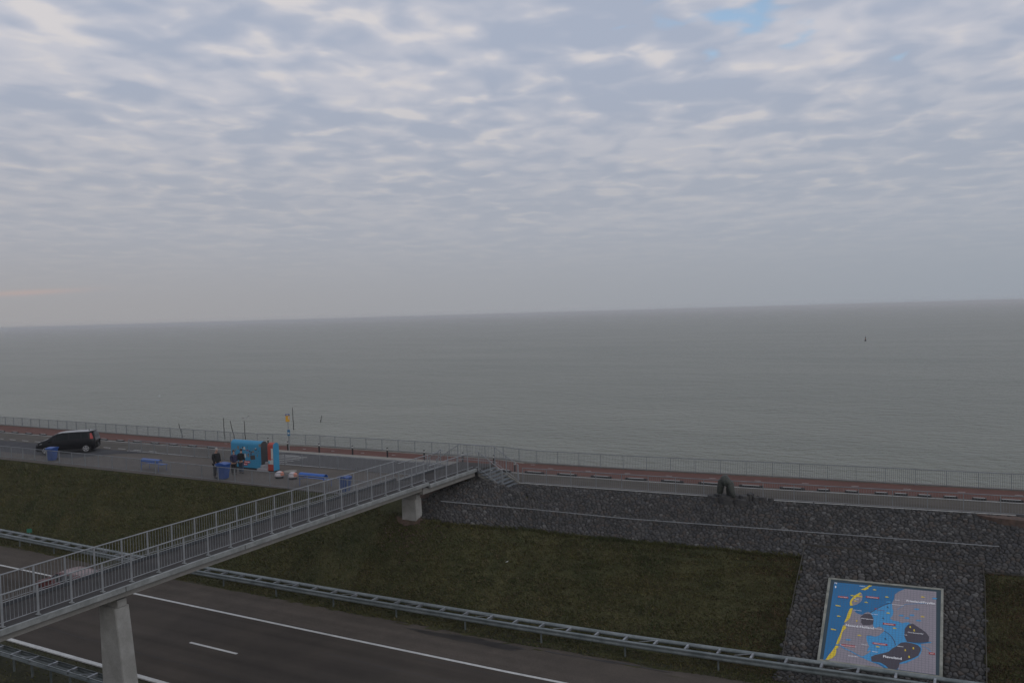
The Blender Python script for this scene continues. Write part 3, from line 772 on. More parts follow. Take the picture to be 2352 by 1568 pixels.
# thin edging boards between stones and grass
def y_at_z(x, zt):
    a, b = 31.0, 39.4
    for _ in range(40):
        m_ = (a+b)/2
        if ground_z(x, m_) < zt: a = m_
        else: b = m_
    return (a+b)/2
def drape(pts, w, hgt, m, name, par):
    mb = MB()
    for a, b in zip(pts, pts[1:]):
        mb.bar((a[0], a[1], ground_z(*a)+hgt/2), (b[0], b[1], ground_z(*b)+hgt/2), w, hgt)
    return mb.build(name, m, par)
e1 = [(-25.1, 34.86), (-24.5, 34.84), (-23.8, y_at_z(-23.8, -.75))]+[(x, y_at_z(x, ip(x, [-23.8, -22.5, -21.15, -19.1], [-.75, -.92, -1.24, -1.53])-.02)) for x in frange(-23.5, -19.2, .4)]+[(x, y_at_z(x, -1.55)) for x in frange(-19, -6.8, .8)]
drape(e1, .035, .035, M['edging'], 'edging_board', sb)
drape([(-6.76, y_at_z(-6.8, -1.28)), (-6.74, 38.6), (-6.70, 36.5), (-6.6, 34), (-6.5, 32.2)], .03, .09, M['edging'], 'edging_board', sb)
drape([(x, y_at_z(x, -1.26)) for x in frange(-6.8, .32, .8)], .03, .11, M['edging'], 'edging_board', sb)
drape([(.32, y_at_z(.32, -1.26)), (.38, 38.4), (.37, 36), (.36, 32.4)], .03, .11, M['edging'], 'edging_board', sb)
drape([(x, y_at_z(x, -1.55)) for x in frange(.4, 9, .8)], .03, .06, M['edging'], 'edging_board', sb)
# reddish bare soil with bricks below the last bridge span, and earth round the pier
def patch(name, poly, m, lift, n=26):
    xs_ = [p[0] for p in poly]; ys_ = [p[1] for p in poly]; x0, x1, y0, y1 = min(xs_), max(xs_), min(ys_), max(ys_)
    def inside(x, y):
        c_ = False
        for k in range(len(poly)):
            (xa, ya), (xb, yb) = poly[k], poly[(k+1) % len(poly)]
            if (ya > y) != (yb > y) and x < (xb-xa)*(y-ya)/(yb-ya)+xa: c_ = not c_
        return c_
    v = []; fc = []; rr = random.Random(n)
    for i in range(n+1):
        for j in range(n+1):
            x = x0+(x1-x0)*i/n; y = y0+(y1-y0)*j/n; v.append((x, y, ground_z(x, y)+lift+rr.uniform(-.01, .01)))
    for i in range(n):
        for j in range(n):
            if inside(x0+(x1-x0)*(i+.5)/n, y0+(y1-y0)*(j+.5)/n): fc.append((i*(n+1)+j, (i+1)*(n+1)+j, (i+1)*(n+1)+j+1, i*(n+1)+j+1))
    return tag(MB().add(v, fc).build(name, m), kind='structure')
patch('bare_red_soil', [(-25.1, 34.9), (-26.0, 36.6), (-25.8, 37.6), (-25.45, 38.4), (-24.9, 39.4), (-27.2, 39.4), (-27.3, 37.0), (-26.5, 35.6)], M['brick'], .03)
patch('bare_earth', [(-26.5, 34.75), (-26.2, 34.45), (-25.6, 34.3), (-25.0, 34.45), (-24.7, 34.7), (-25.1, 34.9)], M['brick'], .035, 22)
tag(MB().add([(-.1, 42.95, .03), (.4, 42.6, .03), (1.1, 42.35, .03), (2.2, 42.3, .03), (9, 43.0, .03), (9, 43.95, .03), (3, 43.4, .03)]+[(-.1, 42.95, -.2), (.4, 42.6, -.4), (1.1, 42.3, -.5), (2.2, 42.2, -.6), (9, 42.9, -.6)], [tuple(range(7)), (0, 7, 8, 1), (1, 8, 9, 2), (2, 9, 10, 3), (3, 10, 11, 4)]).build('right_platform', M['brick']), kind='structure')
# rubble scattered round the pier foot
rb = MB(); rr = random.Random(77)
for k in range(120):
    x = rr.gauss(-25.3, .9); y = rr.gauss(34.0, .45)
    if ground_z(x, y) > -.6 or x < -27.5: continue
    s = rr.uniform(.025, .06); rb.lathe([(s*.7, -.02), (s, s*.3), (s*.5, s*.8)], (x, y, ground_z(x, y)), n=6)
tag(rb.build('rubble', M['brick']), kind='stuff')

# low handrail on the stones
hp = [(-24.47, 35.95), (-22.85, 36.45), (-21.7, 37.58), (-20.1, 38.5), (-18.5, 38.72), (-15.45, 38.96), (-12.0, 39.25), (-8.78, 39.5), (-4.0, 39.9), (.94, 40.32)]
hp3 = [Vector((x, y, ground_z(x, y)+.40)) for x, y in hp]
hz = [-.01+.0*0]  # heights come from the bank; keep the rail straight between its ends
hr = thing('low_handrail', 'low thin grey handrail running across the middle of the stone bank', 'handrail', (-12, 39, -1))
mb = MB(); pts = [(-24.47, 35.95, -.01+.38-.38)]
def railp(x): return Vector((x, ip(x, [-24.47, -20.14, -15.45, -8.78, .94], [35.95, 38.51, 38.96, 39.5, 40.32]), ip(x, [-24.47, -20.14, -15.45, -8.78, .94], [-.01, -.63, -.75, -.71, -.70])))
xs_ = frange(-24.47, .94, 1.06)
for a, b in zip(xs_, xs_[1:]): mb.tube(railp(a), railp(b), .020, n=6)
mb.build('rail', M['steel'], hr)
for i, x in enumerate(frange(-24.47, .94, 2.1)):
    p = railp(x); MB().tube((p.x, p.y, ground_z(p.x, p.y)-.05), p, .017, n=6).build('post', M['wood'], hr)

# ------------------------------------------------------------------ map panel lying on the bank
mpn = thing('map_panel', 'large blue and grey tiled map lying on the stones behind the guardrail', 'map', tuple(mp3((-.6, 8))))
def flat(name, poly, m, lift, par=mpn, th=.004):
    P = [mp3(p, lift) for p in poly]; nrm = -MN*th
    return MB().prism(P, nrm).build(name, m, par)
def inset(q, d):
    cx = sum(p[0] for p in q)/4; cy = sum(p[1] for p in q)/4
    return [(p[0]+(-d if p[0] > cx else d), p[1]+(-d if p[1] > cy else d)) for p in q]
def band(name, q, d, m, lift, par, th=.02):
    qi = inset(q, d)
    for k in range(4):
        a, b = q[k], q[(k+1) % 4]; c_, e_ = qi[(k+1) % 4], qi[k]
        flat(name, [a, b, c_, e_], m, lift, par, th)
flat('slab', MQ, M['concrete'], -.012, th=.22)
band('frame', MQ, .10, M['m_frame'], .012, mpn, .03)
flat('border', inset(MQ, .10), M['m_border'], -.002, th=.008)
MP = dict(
    print_rect=[(-2.506,5.828),(1.359,5.807),(1.073,10.345),(-2.743,10.319)],
    outer=[(-2.741,5.565),(1.637,5.58),(1.288,10.472),(-2.966,10.427)],
    nh=[(-1.771,7.308),(-1.716,7.424),(-1.608,7.572),(-1.476,7.632),(-1.397,7.638),(-1.293,7.509),(-1.189,7.425),(-1.11,7.465),(-1.045,7.639),(-0.981,7.831),(-1.007,8.117),(-0.97,8.269),(-0.919,8.299),(-0.804,8.219),(-0.677,8.236),(-0.602,8.341),(-0.616,8.441),(-0.718,8.576),(-0.782,8.684),(-0.933,8.777),(-1.085,8.739),(-1.224,8.765),(-1.248,8.904),(-1.223,9.053),(-1.185,9.198),(-1.134,9.339),(-1.184,9.46),(-1.221,9.579),(-1.196,9.63),(-1.109,9.521),(-1.08,9.582),(-1.183,9.72),(-1.331,9.876),(-1.429,9.931),(-1.231,10.057),(-1.061,10.132),(-0.843,10.198),(-0.699,10.294),(-0.647,10.337),(-2.659,10.325),(-2.311,10.082),(-2.284,9.742),(-2.226,9.543),(-2.196,9.271),(-2.107,8.75),(-1.983,8.53),(-2.062,8.304),(-1.892,7.909),(-1.819,7.567)],
    d1=[(-1.855,7.343),(-1.749,7.312),(-1.781,7.518),(-1.853,7.902),(-1.916,8.036),(-2.064,8.224),(-1.972,7.882),(-1.925,7.585)],
    d2=[(-2.091,8.37),(-2.013,8.356),(-1.971,8.488),(-2.033,8.598),(-2.107,8.75),(-2.15,9.07),(-2.23,9.43),(-2.319,9.446),(-2.252,9.127),(-2.159,8.759),(-2.119,8.514)],
    d3=[(-2.329,9.524),(-2.227,9.505),(-2.236,9.639),(-2.299,9.67),(-2.294,9.819),(-2.324,10.047),(-2.444,10.217),(-2.567,10.307),(-2.66,10.317),(-2.552,10.054),(-2.434,9.808)],
    texel=[(-1.489,6.315),(-1.429,6.349),(-1.392,6.539),(-1.417,6.781),(-1.483,6.92),(-1.614,7.07),(-1.694,7.126),(-1.8,7.177),(-1.859,7.154),(-1.87,6.985),(-1.807,6.759),(-1.676,6.52)],
    texely=[(-1.489,6.315),(-1.445,6.364),(-1.62,6.62),(-1.765,6.839),(-1.803,6.974),(-1.752,7.157),(-1.859,7.175),(-1.876,6.986),(-1.833,6.807),(-1.702,6.547)],
    vlie=[(-1.138,5.814),(-1.024,5.823),(-1.179,5.955),(-1.17,6.042),(-1.3,6.143),(-1.463,6.134),(-1.341,6.034),(-1.22,5.917)],
    lake=[(-1.097,7.475),(-0.901,7.264),(-0.664,7.014),(-0.426,6.819),(-0.269,6.759),(-0.224,7.086),(0.09,7.763),(0.39,7.789),(0.156,8.836),(0.638,8.896),(1.033,8.692),(1.06,8.725),(0.907,8.801),(0.688,8.868),(0.687,9.146),(0.586,9.528),(0.339,9.773),(0.023,9.994),(-0.112,10.162),(-0.163,10.312),(-0.556,10.337),(-0.698,10.205),(-0.842,10.126),(-1.061,10.14),(-1.33,10.04),(-1.429,9.931),(-1.233,9.655),(-1.262,8.791),(-0.933,8.731),(-0.68,8.491),(-0.982,8.271),(-1.033,7.961),(-1.058,7.641)],
    fries=[(0.201,5.821),(1.359,5.807),(1.073,10.345),(-0.164,10.33),(-0.109,10.055),(0.119,9.958),(0.315,9.778),(0.537,9.574),(0.629,9.376),(0.68,9.147),(0.651,8.875),(1.03,8.749),(1.009,8.697),(0.791,8.718),(0.582,7.952),(0.438,7.84),(0.338,7.838),(0.278,7.762),(0.139,7.802),(0.036,7.872),(-0.062,7.79),(-0.188,7.772),(-0.289,7.77),(-0.384,7.666),(-0.284,7.486),(-0.253,7.256),(-0.288,7.055),(-0.295,6.763),(-0.197,6.449),(-0.179,6.231),(-0.043,6.035)],
    nop=[(0.261,7.891),(0.438,7.828),(0.534,7.922),(0.61,7.986),(0.724,8.083),(0.864,8.231),(0.962,8.442),(0.924,8.713),(0.642,8.813),(0.399,8.847),(0.18,8.85),(0.096,8.543),(0.128,8.151)],
    flevo=[(0.142,8.876),(0.348,8.894),(0.539,8.952),(0.642,9.081),(0.635,9.229),(0.54,9.501),(0.343,9.683),(0.123,9.832),(-0.095,9.982),(-0.137,10.202),(-0.187,10.324),(-0.484,10.347),(-0.578,10.217),(-0.769,10.094),(-1.06,10.104),(-1.073,9.863),(-0.937,9.746),(-0.692,9.626),(-0.47,9.493),(-0.32,9.28),(-0.195,9.163),(-0.043,8.948)],
    wier=[(-1.332,7.574),(-1.084,7.531),(-1.019,7.655),(-0.976,7.87),(-1.007,8.117),(-1.136,8.187),(-1.367,8.229),(-1.446,8.074),(-1.421,7.949),(-1.474,7.795)],
    dike=[(-1.097,7.475),(-0.901,7.243),(-0.664,7.002),(-0.426,6.819),(-0.295,6.754)],
    hdike=[(-0.603,8.419),(-0.455,8.528),(-0.333,8.698),(-0.251,8.911),(-0.223,9.094)],
    canal=[(-2.318,9.477),(-2.191,9.461),(-2.009,9.615),(-1.78,9.722),(-1.579,9.85),(-1.379,9.958)],
    river=[(0.659,8.967),(0.801,9.014),(0.915,9.103),(0.968,9.221)],
    blobs=[(-1.784,6.56),(-1.508,6.567),(-1.657,6.872),(-2.314,7.26),(-2.268,7.872),(-2.438,8.659),(-0.478,6.431),(-1.254,6.882),(-0.936,6.062),(-0.448,7.372),(-0.228,8.195),(0.849,6.216),(0.787,7.368),(-1.49,8.817),(-0.837,9.306)],
    vblobs=[(-1.594,8.028),(0.324,8.03),(0.456,8.189),(0.392,9.153),(0.109,9.306),(0.23,9.625)],
    birds=[(-0.451,7.041),(-0.625,7.708),(-0.559,8.835)],
    pools=[(0.586,6.968),(0.223,7.539),(0.634,7.607),(0.024,7.433),(0.406,7.346),(1.27,6.227),(-1.893,9.119),(-0.425,6.721)],
    reds=[(-2.134,6.718),(-1.017,6.551),(-0.421,8.012),(-0.761,9.149),(-1.881,9.452),(1.004,9.312)],
    reddot=[(-0.901,7.209)],
    txt=[(-2.439,5.895),(-2.44,6.135),(-1.41,5.925),(-1.619,6.75),(0.757,6.544),(-0.095,6.56),(-0.076,6.844),(-1.57,7.42),(-0.706,7.272),(-0.954,7.541),(-1.214,7.851),(-1.482,8.341),(-0.817,8.34),(0.504,8.335),(0.154,8.502),(-0.061,9.146),(-1.297,9.286),(-0.937,9.592),(-1.701,9.965),(-0.342,9.778)])
L0 = .003
flat('sea_area', MP['print_rect'], M['m_sea'], L0)
flat('lake_area', MP['lake'], M['m_lake'], L0+.002)
for k in ('nh', 'fries', 'texel'): flat('land_area', MP[k], M['m_land'], L0+.004)
for k in ('nop', 'flevo', 'wier'): flat('polder_area', MP[k], M['m_dark'], L0+.006)
for k in ('d1', 'd2', 'd3', 'texely', 'vlie'): flat('dune_area', MP[k], M['m_yel'], L0+.0075)
def polyline(name, pts, w, m, lift):
    mb = MB()
    for a, b in zip(pts, pts[1:]):
        d = Vector((b[0]-a[0], b[1]-a[1])).normalized()*w/2; n_ = Vector((-d.y, d.x))
        q = [(a[0]+n_.x-d.x, a[1]+n_.y-d.y), (b[0]+n_.x+d.x, b[1]+n_.y+d.y), (b[0]-n_.x+d.x, b[1]-n_.y+d.y), (a[0]-n_.x-d.x, a[1]-n_.y-d.y)]
        mb.prism([mp3(p, lift) for p in q], -MN*.002)
    return mb.build(name, m, mpn)
polyline('dike_line', MP['dike'], .022, M['m_dark'], L0+.009)
polyline('dike_line', MP['hdike'], .022, M['m_dark'], L0+.009)
polyline('canal_line', MP['canal'], .045, M['m_lake'], L0+.0085)
polyline('canal_line', MP['river'], .022, M['m_lake'], L0+.0085)
def multi(name, centers, shape, m, lift):
    mb = MB()
    for c_ in centers: mb.prism([mp3((c_[0]+a, c_[1]+b), lift) for a, b in shape], -MN*.002)
    return mb.build(name, m, mpn)
multi('ship_symbol', MP['blobs'][:1]+MP['blobs'][2:7:2]+MP['blobs'][7:], [(-.075, -.01), (-.01, -.03), (0, -.05), (.02, -.02), (.08, 0), (.04, .03), (-.05, .03)], M['m_yel'], L0+.0105)
multi('ship_symbol', [MP['blobs'][1], MP['blobs'][3], MP['blobs'][5]], [(-.10, -.03), (0, -.03), (.11, .0), (.09, .035), (-.08, .035)], M['m_yel'], L0+.0105)
multi('windmill_symbol', MP['vblobs'], [(-.02, -.05), (.02, -.05), (.025, .05), (-.025, .05)], M['m_yel'], L0+.0105)
multi('bird_symbol', MP['birds'], [(-.05, .01), (0, -.07), (.01, .0), (.05, .05), (.0, .03)], M['m_border'], L0+.0105)
multi('pool_area', MP['pools'], [(-.10, .02), (-.05, -.03), (.06, -.04), (.10, .0), (.05, .05), (-.06, .05)], M['m_lake'], L0+.0085)
polyline('canal_line', [(1.05-.06, 6.55), (.2, 6.75), (-.1, 7.1)], .015, M['m_lake'], L0+.0085)
# tile joints over the print
mb = MB(); q = MP['print_rect']
def lerp2(a, b, t): return (a[0]+(b[0]-a[0])*t, a[1]+(b[1]-a[1])*t)
def thinbar(mb, a, b, w, lift):
    d = Vector((b[0]-a[0], b[1]-a[1])).normalized()*w/2; n_ = Vector((-d.y, d.x))
    mb.add([mp3((a[0]+n_.x, a[1]+n_.y), lift), mp3((b[0]+n_.x, b[1]+n_.y), lift), mp3((b[0]-n_.x, b[1]-n_.y), lift), mp3((a[0]-n_.x, a[1]-n_.y), lift)], [(0, 1, 2, 3)])
for k in range(1, 33): thinbar(mb, lerp2(q[0], q[1], k/33), lerp2(q[3], q[2], k/33), .005, L0+.0115)
for k in range(1, 38): thinbar(mb, lerp2(q[0], q[3], k/38), lerp2(q[1], q[2], k/38), .005, L0+.0115)
tag(mb.build('tile_joints', M['m_joint'], mpn), kind='stuff')
def text(name, s, c_, size, m, lift, align='CENTER', par=mpn, bold=0.0, U=MU, D=MD, O=MO, N_=MN, rot=0):
    cu = bpy.data.curves.new(name, 'FONT'); cu.body = s; cu.size = size; cu.align_x = align; cu.align_y = 'CENTER'; cu.extrude = .0008; cu.offset = bold; cu.resolution_u = 3
    o = bpy.data.objects.new(name, cu); COL.objects.link(o)
    X = (U*math.cos(rot)+D*math.sin(rot)); Y = (-D*math.cos(rot)+U*math.sin(rot))
    P = O+U*c_[0]+D*c_[1]+N_*lift
    mw = Matrix(((X.x, Y.x, N_.x, P.x), (X.y, Y.y, N_.y, P.y), (X.z, Y.z, N_.z, P.z), (0, 0, 0, 1)))
    dg = bpy.context.evaluated_depsgraph_get(); me = bpy.data.meshes.new_from_object(o.evaluated_get(dg)); me.transform(mw)
    bpy.data.objects.remove(o); bpy.data.curves.remove(cu)
    me.name = name
    return link(name, me, m, par)
TX = MP['txt']; tl = L0+.012
for s, i, sz, al in (('N', 0, .13, 'CENTER'), ('Vlieland', 2, .07, 'CENTER'), ('Texel', 3, .07, 'CENTER'), ('Friesland/Fryslân', 4, .155, 'CENTER'), ('Zurich', 5, .06, 'CENTER'),
                 ('Kornwerderzand', 6, .062, 'CENTER'), ('Den Helder', 7, .062, 'CENTER'), ('Den Oever', 9, .062, 'CENTER'), ('Wieringermeer', 10, .075, 'CENTER'),
                 ('Noord-Holland', 11, .165, 'CENTER'), ('Enkhuizen', 12, .062, 'CENTER'), ('Noordoostpolder', 13, .075, 'CENTER'), ('Urk', 14, .06, 'CENTER'), ('Lelystad', 15, .065, 'CENTER'),
                 ('Volendam', 16, .062, 'CENTER'), ('Marken', 17, .062, 'CENTER'), ('Amsterdam', 18, .07, 'CENTER'), ('Flevoland', 19, .17, 'CENTER')):
    text('lettering', s, TX[i], sz, M['m_text'], tl, al, bold=.003 if sz > .1 else .001)
multi('compass_symbol', [TX[1]], [(-.01, -.07), (.01, -.07), (.03, -.02), (.012, .06), (-.012, .06), (-.03, -.02)], M['m_text'], tl)
text('red_lettering', 'Breezanddijk', TX[8], .055, M['m_red'], tl)
mb = MB(); c_ = MP['reddot'][0]; mb.prism([mp3((c_[0]+.035*math.cos(a), c_[1]+.035*math.sin(a)), tl) for a in [k*math.pi/5 for k in range(10)]], -MN*.002); mb.build('red_dot', M['m_red'], mpn)
for (s, w), c_ in zip((('Noordzee', .40), ('Waddenzee', .50), ('IJsselmeer', .45), ('Markermeer', .52), ('Noordzeekanaal', .50), ('IJssel', .20)), MP['reds']):
    h_ = .05; w /= 2
    p = flat('red_label', [(c_[0]-w, c_[1]-h_), (c_[0]+w, c_[1]-h_), (c_[0]+w, c_[1]+h_), (c_[0]-w, c_[1]+h_)], M['m_red'], L0+.012, th=.002)
    text('lettering', s, (c_[0], c_[1]+.005), .085 if w > .15 else .06, M['m_text'], L0+.0135, par=p)

# ------------------------------------------------------------------ kiosk in two halves
def arch_sect(y0, y1, h, n=14, z0=.0):
    r = (y1-y0)/2; cy = (y0+y1)/2; pts = [(y0, z0)]
    for k in range(n+1):
        a = math.pi-math.pi*k/n; pts.append((cy+r*math.cos(a), h-r*.92+r*.92*math.sin(a)))
    pts.append((y1, z0)); return pts
def arch_body(name, x0, x1, y0, y1, h, m, par, z0=.1):
    return MB().prism([(x0, y, z) for y, z in arch_sect(y0, y1, h, z0=z0)], (x1-x0, 0, 0)).build(name, m, par)
KX0, KX1, KY0, KY1, KH = -43.22, -40.48, 38.98, 39.56, 1.86
kk = thing('information_kiosk', 'long light blue tiled information stand with rounded top and pictures', 'kiosk', (-41.9, 39.3, 0))
arch_body('body', KX0, KX1-.03, KY0, KY1, KH, M['blue'], kk)
arch_body('end_face', KX1-.028, KX1, KY0+.012, KY1-.012, KH-.012, M['kdark'], kk)  # shade of the open interior put into the colour of this dark sheet
arch_body('end_face', KX0-.012, KX0, KY0+.012, KY1-.012, KH-.012, M['blue'], kk)
MB().box(((KX0+KX1)/2, (KY0+KY1)/2, .05), (KX1-KX0-.03, KY1-KY0-.06, .1)).build('plinth', M['black'], kk)
# tile joints on the skin
mb = MB()
sec = arch_sect(KY0-.002, KY1+.002, KH+.002, z0=.12)
for k in range(1, 18):
    x = KX0+(KX1-KX0)*k/18
    for (ya, za), (yb, zb) in zip(sec, sec[1:]): mb.add([(x-.004, ya, za), (x+.004, ya, za), (x+.004, yb, zb), (x-.004, yb, zb)], [(0, 1, 2, 3)])
for k in range(1, 9): z = .1+k*.165; mb.add([(KX0, KY0-.002, z-.003), (KX1-.03, KY0-.002, z-.003), (KX1-.03, KY0-.002, z+.003), (KX0, KY0-.002, z+.003)], [(0, 1, 2, 3)])
tag(mb.build('tile_joints', mat('kiosk_joint', (.028, .16, .27), .6), kk), kind='stuff')
rr = random.Random(4)
def pic(x, z, w, h, m, rot=0, name='picture', ly=0):
    ca, sa = math.cos(rot), math.sin(rot)
    P = [(x+a*ca-b*sa, KY0-.004-ly, z+a*sa+b*ca) for a, b in ((-w/2, -h/2), (w/2, -h/2), (w/2, h/2), (-w/2, h/2))]
    return MB().prism(P, (0, -.004, 0)).build(name, m, kk)
def kxz(px, py):   # from zoomed photo coordinates to the front face, measured once
    return KX0+(px-140)/(1300-140)*(KX1-KX0), 1.55-(py-(420+(px-140)*.105))/(1440-540)*1.47
for px, py, w, h, m, ro in ((425, 555, .16, .22, 'pgrey', .05), (610, 540, .13, .07, 'black', .1), (665, 590, .17, .17, 'paper', .3), (780, 535, .07, .05, 'kdark', 0), (545, 605, .09, .08, 'paper', 0),
                            (225, 675, .16, .14, 'pgrey', .2), (320, 655, .12, .12, 'pgrey', 0), (1100, 615, .12, .06, 'paper', 0), (1105, 650, .16, .10, 'kdark', 0), (875, 720, .09, .09, 'black', .5),
                            (935, 755, .12, .09, 'kdark', .3), (1000, 740, .15, .16, 'pgrey', .3), (915, 830, .11, .12, 'kdark', .2), (830, 830, .06, .07, 'kdark', 0), (800, 890, .16, .22, 'pgrey', .6),
                            (690, 880, .12, .22, 'paper', .1), (1155, 910, .08, .16, 'pgrey', -.2), (975, 970, .43, .28, 'kdark', .12), (1210, 715, .07, .04, 'kdark', 0), (1215, 795, .08, .05, 'pgrey', .2),
                            (1100, 780, .07, .05, 'pgrey', 0), (650, 670, .08, .05, 'kdark', 0), (500, 665, .10, .05, 'm_red', 0), (760, 685, .10, .05, 'm_red', 0), (815, 690, .10, .05, 'm_red', 0), (700, 940, .10, .10, 'paper', 0), (1260, 500, .20, .20, 'pgrey', .3)):
    x, z = kxz(px, py); pic(x, z, w, h, M[m], ro, ly=.001*(px % 3))
for r_ in range(5):
    for c_ in range(9):
        if rr.random() < .6:
            x, z = kxz(210+c_*118+rr.uniform(-20, 20), 560+r_*52+c_*10); pic(x, z, rr.uniform(.06, .10), rr.uniform(.015, .03), M[rr.choice(('pgrey', 'kdark', 'pgrey', 'm_red'))], 0, 'caption', .004)
KU, KD, KN = Vector((1, 0, 0)), Vector((0, 0, -1)), Vector((0, -1, 0))
for px, py, w, marks in ((752, 1145, .56, (-.20, -.12, -.05, .06, .13, .20)), (690, 1235, .36, (-.10, -.02, .08))):
    x, z = kxz(px, py); p = pic(x, z, w, .15, M['m_red'], 0, 'red_label', .003)
    mb = MB()
    for q in marks: mb.box((x+q, KY0-.0125, z), (.055, .003, .045))
    mb.build('white_print', M['m_text'], p)
rk = thing('information_column', 'narrow red and blue arched information column right of the steps', 'column', (-39.33, 38.95, 0))
arch_body('red_shell', -39.60, -39.125, 38.69, 39.16, 1.88, M['red'], rk)
arch_body('blue_end', -39.12, -39.085, 38.685, 39.165, 1.885, M['blue'], rk)
MB().box((-39.34, 38.93, .05), (.46, .42, .1)).build('plinth', M['black'], rk)
MB().box((-39.215, 38.684, 1.02), (.17, .010, 1.02)).box((-39.34, 38.683, .64), (.42, .010, .26)).build('notice', M['paper'], rk)
MB().box((-39.49, 38.676, .64), (.13, .006, .17)).build('logo', M['pcyan'], rk)
MB().box((-39.22, 38.677, .84), (.10, .006, .05)).build('logo', M['m_red'], rk)
mb = MB()
for k in range(1, 12): mb.box((-39.34, 38.688, .1+k*.15), (.47, .003, .006))
tag(mb.build('tile_joints', M['kdark'], rk), kind='stuff')
st = thing('concrete_steps', 'three small grey steps between the blue kiosk and the red column', 'steps', (-40.1, 38.9, 0))
for k, (ya, xa) in enumerate(((38.62, -40.55), (38.84, -40.43), (39.06, -40.25))):
    MB().box(((xa-39.64)/2, (ya+39.4)/2, .09+.18*k), (-39.64-xa, 39.4-ya, .178)).build('step', M['kgrey'], st, bevel=.008)
# round concrete covers in the paving
for x, y in ((-43.8, 38.6), (-38.4, 39.4)):
    tag(MB().lathe([(.42, 0), (.42, .012)], (x, y, .0), n=20).build('round_paving_disc', M['kerb']), 'flat round concrete disc in the paving %s' % ('left of the blue kiosk' if x < -40 else 'right of the red column'), 'paving disc', kind='thing')
for i, (x, y, l) in enumerate(((-37.41, 37.45, 'white and orange ball seat nearest the red column'), (-36.38, 37.52, 'white and orange ball seat nearest the blue bench'))):
    t = thing('ball_seat', l, 'ball seat', (x, y, 0), 'ball seats')
    MB().lathe([(.24, 0), (.26, .10)], (x, y, 0), n=18).build('foot', M['black'], t)
    prof = [(.295*math.cos(a), .14+.30*math.sin(a)) for a in [k*math.pi/2/8-.25 for k in range(1, 9)]]+[(.02, .44)]
    MB().lathe(prof, (x, y, 0), n=20).build('dome', M['domew'], t, smooth=True)
    MB().lathe([(r*1.015, z*1.004) for r, z in prof[1:6]], (x+.012, y+.012, 0), n=20, sx=.995, sy=.995).build('orange_segment', M['orange'], t, smooth=True)
    s_ = t.children[-1].data
    bm = bmesh.new(); bm.from_mesh(s_); bmesh.ops.delete(bm, geom=[fa for fa in bm.faces if (fa.calc_center_median()-Vector((x, y, .3))).xy.normalized().dot(Vector((.75, .65))) < .35], context='FACES'); bm.to_mesh(s_); bm.free()

# ------------------------------------------------------------------ wheelie bins
def make_bin(x, y, h, label, rz):
    t = thing('wheelie_bin', label, 'bin', (x, y, 0), 'blue wheelie bins'); s = h/1.07
    def S_(p): return (x+p[0]*s, y+p[1]*s, p[2]*s)
    b0, b1 = (.23, .22), (.29, .34)
    v = [S_((a*b0[0], b*b0[1], .05)) for a, b in ((-1, -1), (1, -1), (1, 1), (-1, 1))]+[S_((a*b1[0], b*b1[1], .94)) for a, b in ((-1, -1), (1, -1), (1, 1), (-1, 1))]
    MB().add(v, [(3, 2, 1, 0), (4, 5, 6, 7), (0, 1, 5, 4), (1, 2, 6, 5), (2, 3, 7, 6), (3, 0, 4, 7)]).build('body', M['binblue'], t, bevel=.02)
    MB().box(S_((0, 0, .945)), (.64*s, .73*s, .035*s)).build('rim', M['binblue'], t, bevel=.008)
    lid = [(-.36, .955), (-.34, 1.0), (-.10, 1.06), (.18, 1.07), (.36, 1.02), (.40, .955)]
    MB().prism([S_((-.315, q, z)) for q, z in lid], (.63*s, 0, 0)).build('lid', M['binblue'], t, bevel=.012)
    MB().tube(S_((-.25, .43, 1.0)), S_((.25, .43, 1.0)), .018*s, n=8).build('handle', M['binblue'], t)
    for q in (-.24, .24): MB().tube(S_((q-.025, .26, .10)), S_((q+.025, .26, .10)), .10*s, n=14).build('wheel', M['black'], t)
    t.rotation_euler = (0, 0, rz); return t
make_bin(-58.42, 36.15, 1.0, 'blue wheelie bin in front of the black car', R(15))
make_bin(-40.50, 35.86, 1.04, 'blue wheelie bin beside the man in the black coat', R(100))
make_bin(-30.72, 35.72, .93, 'blue wheelie bin behind the footbridge railing', R(95))
tag(MB().lathe([(.10, .0), (.15, .05), (.13, .12), (.05, .16)], (-41.0, 35.80, .78), n=10).lathe([(.02, -.4), (.02, 0)], (-41.0, 35.8, .78), n=6).build('ashtray_post', M['steel']), 'small grey metal ashtray bowl on a post left of the blue bin', 'ashtray')

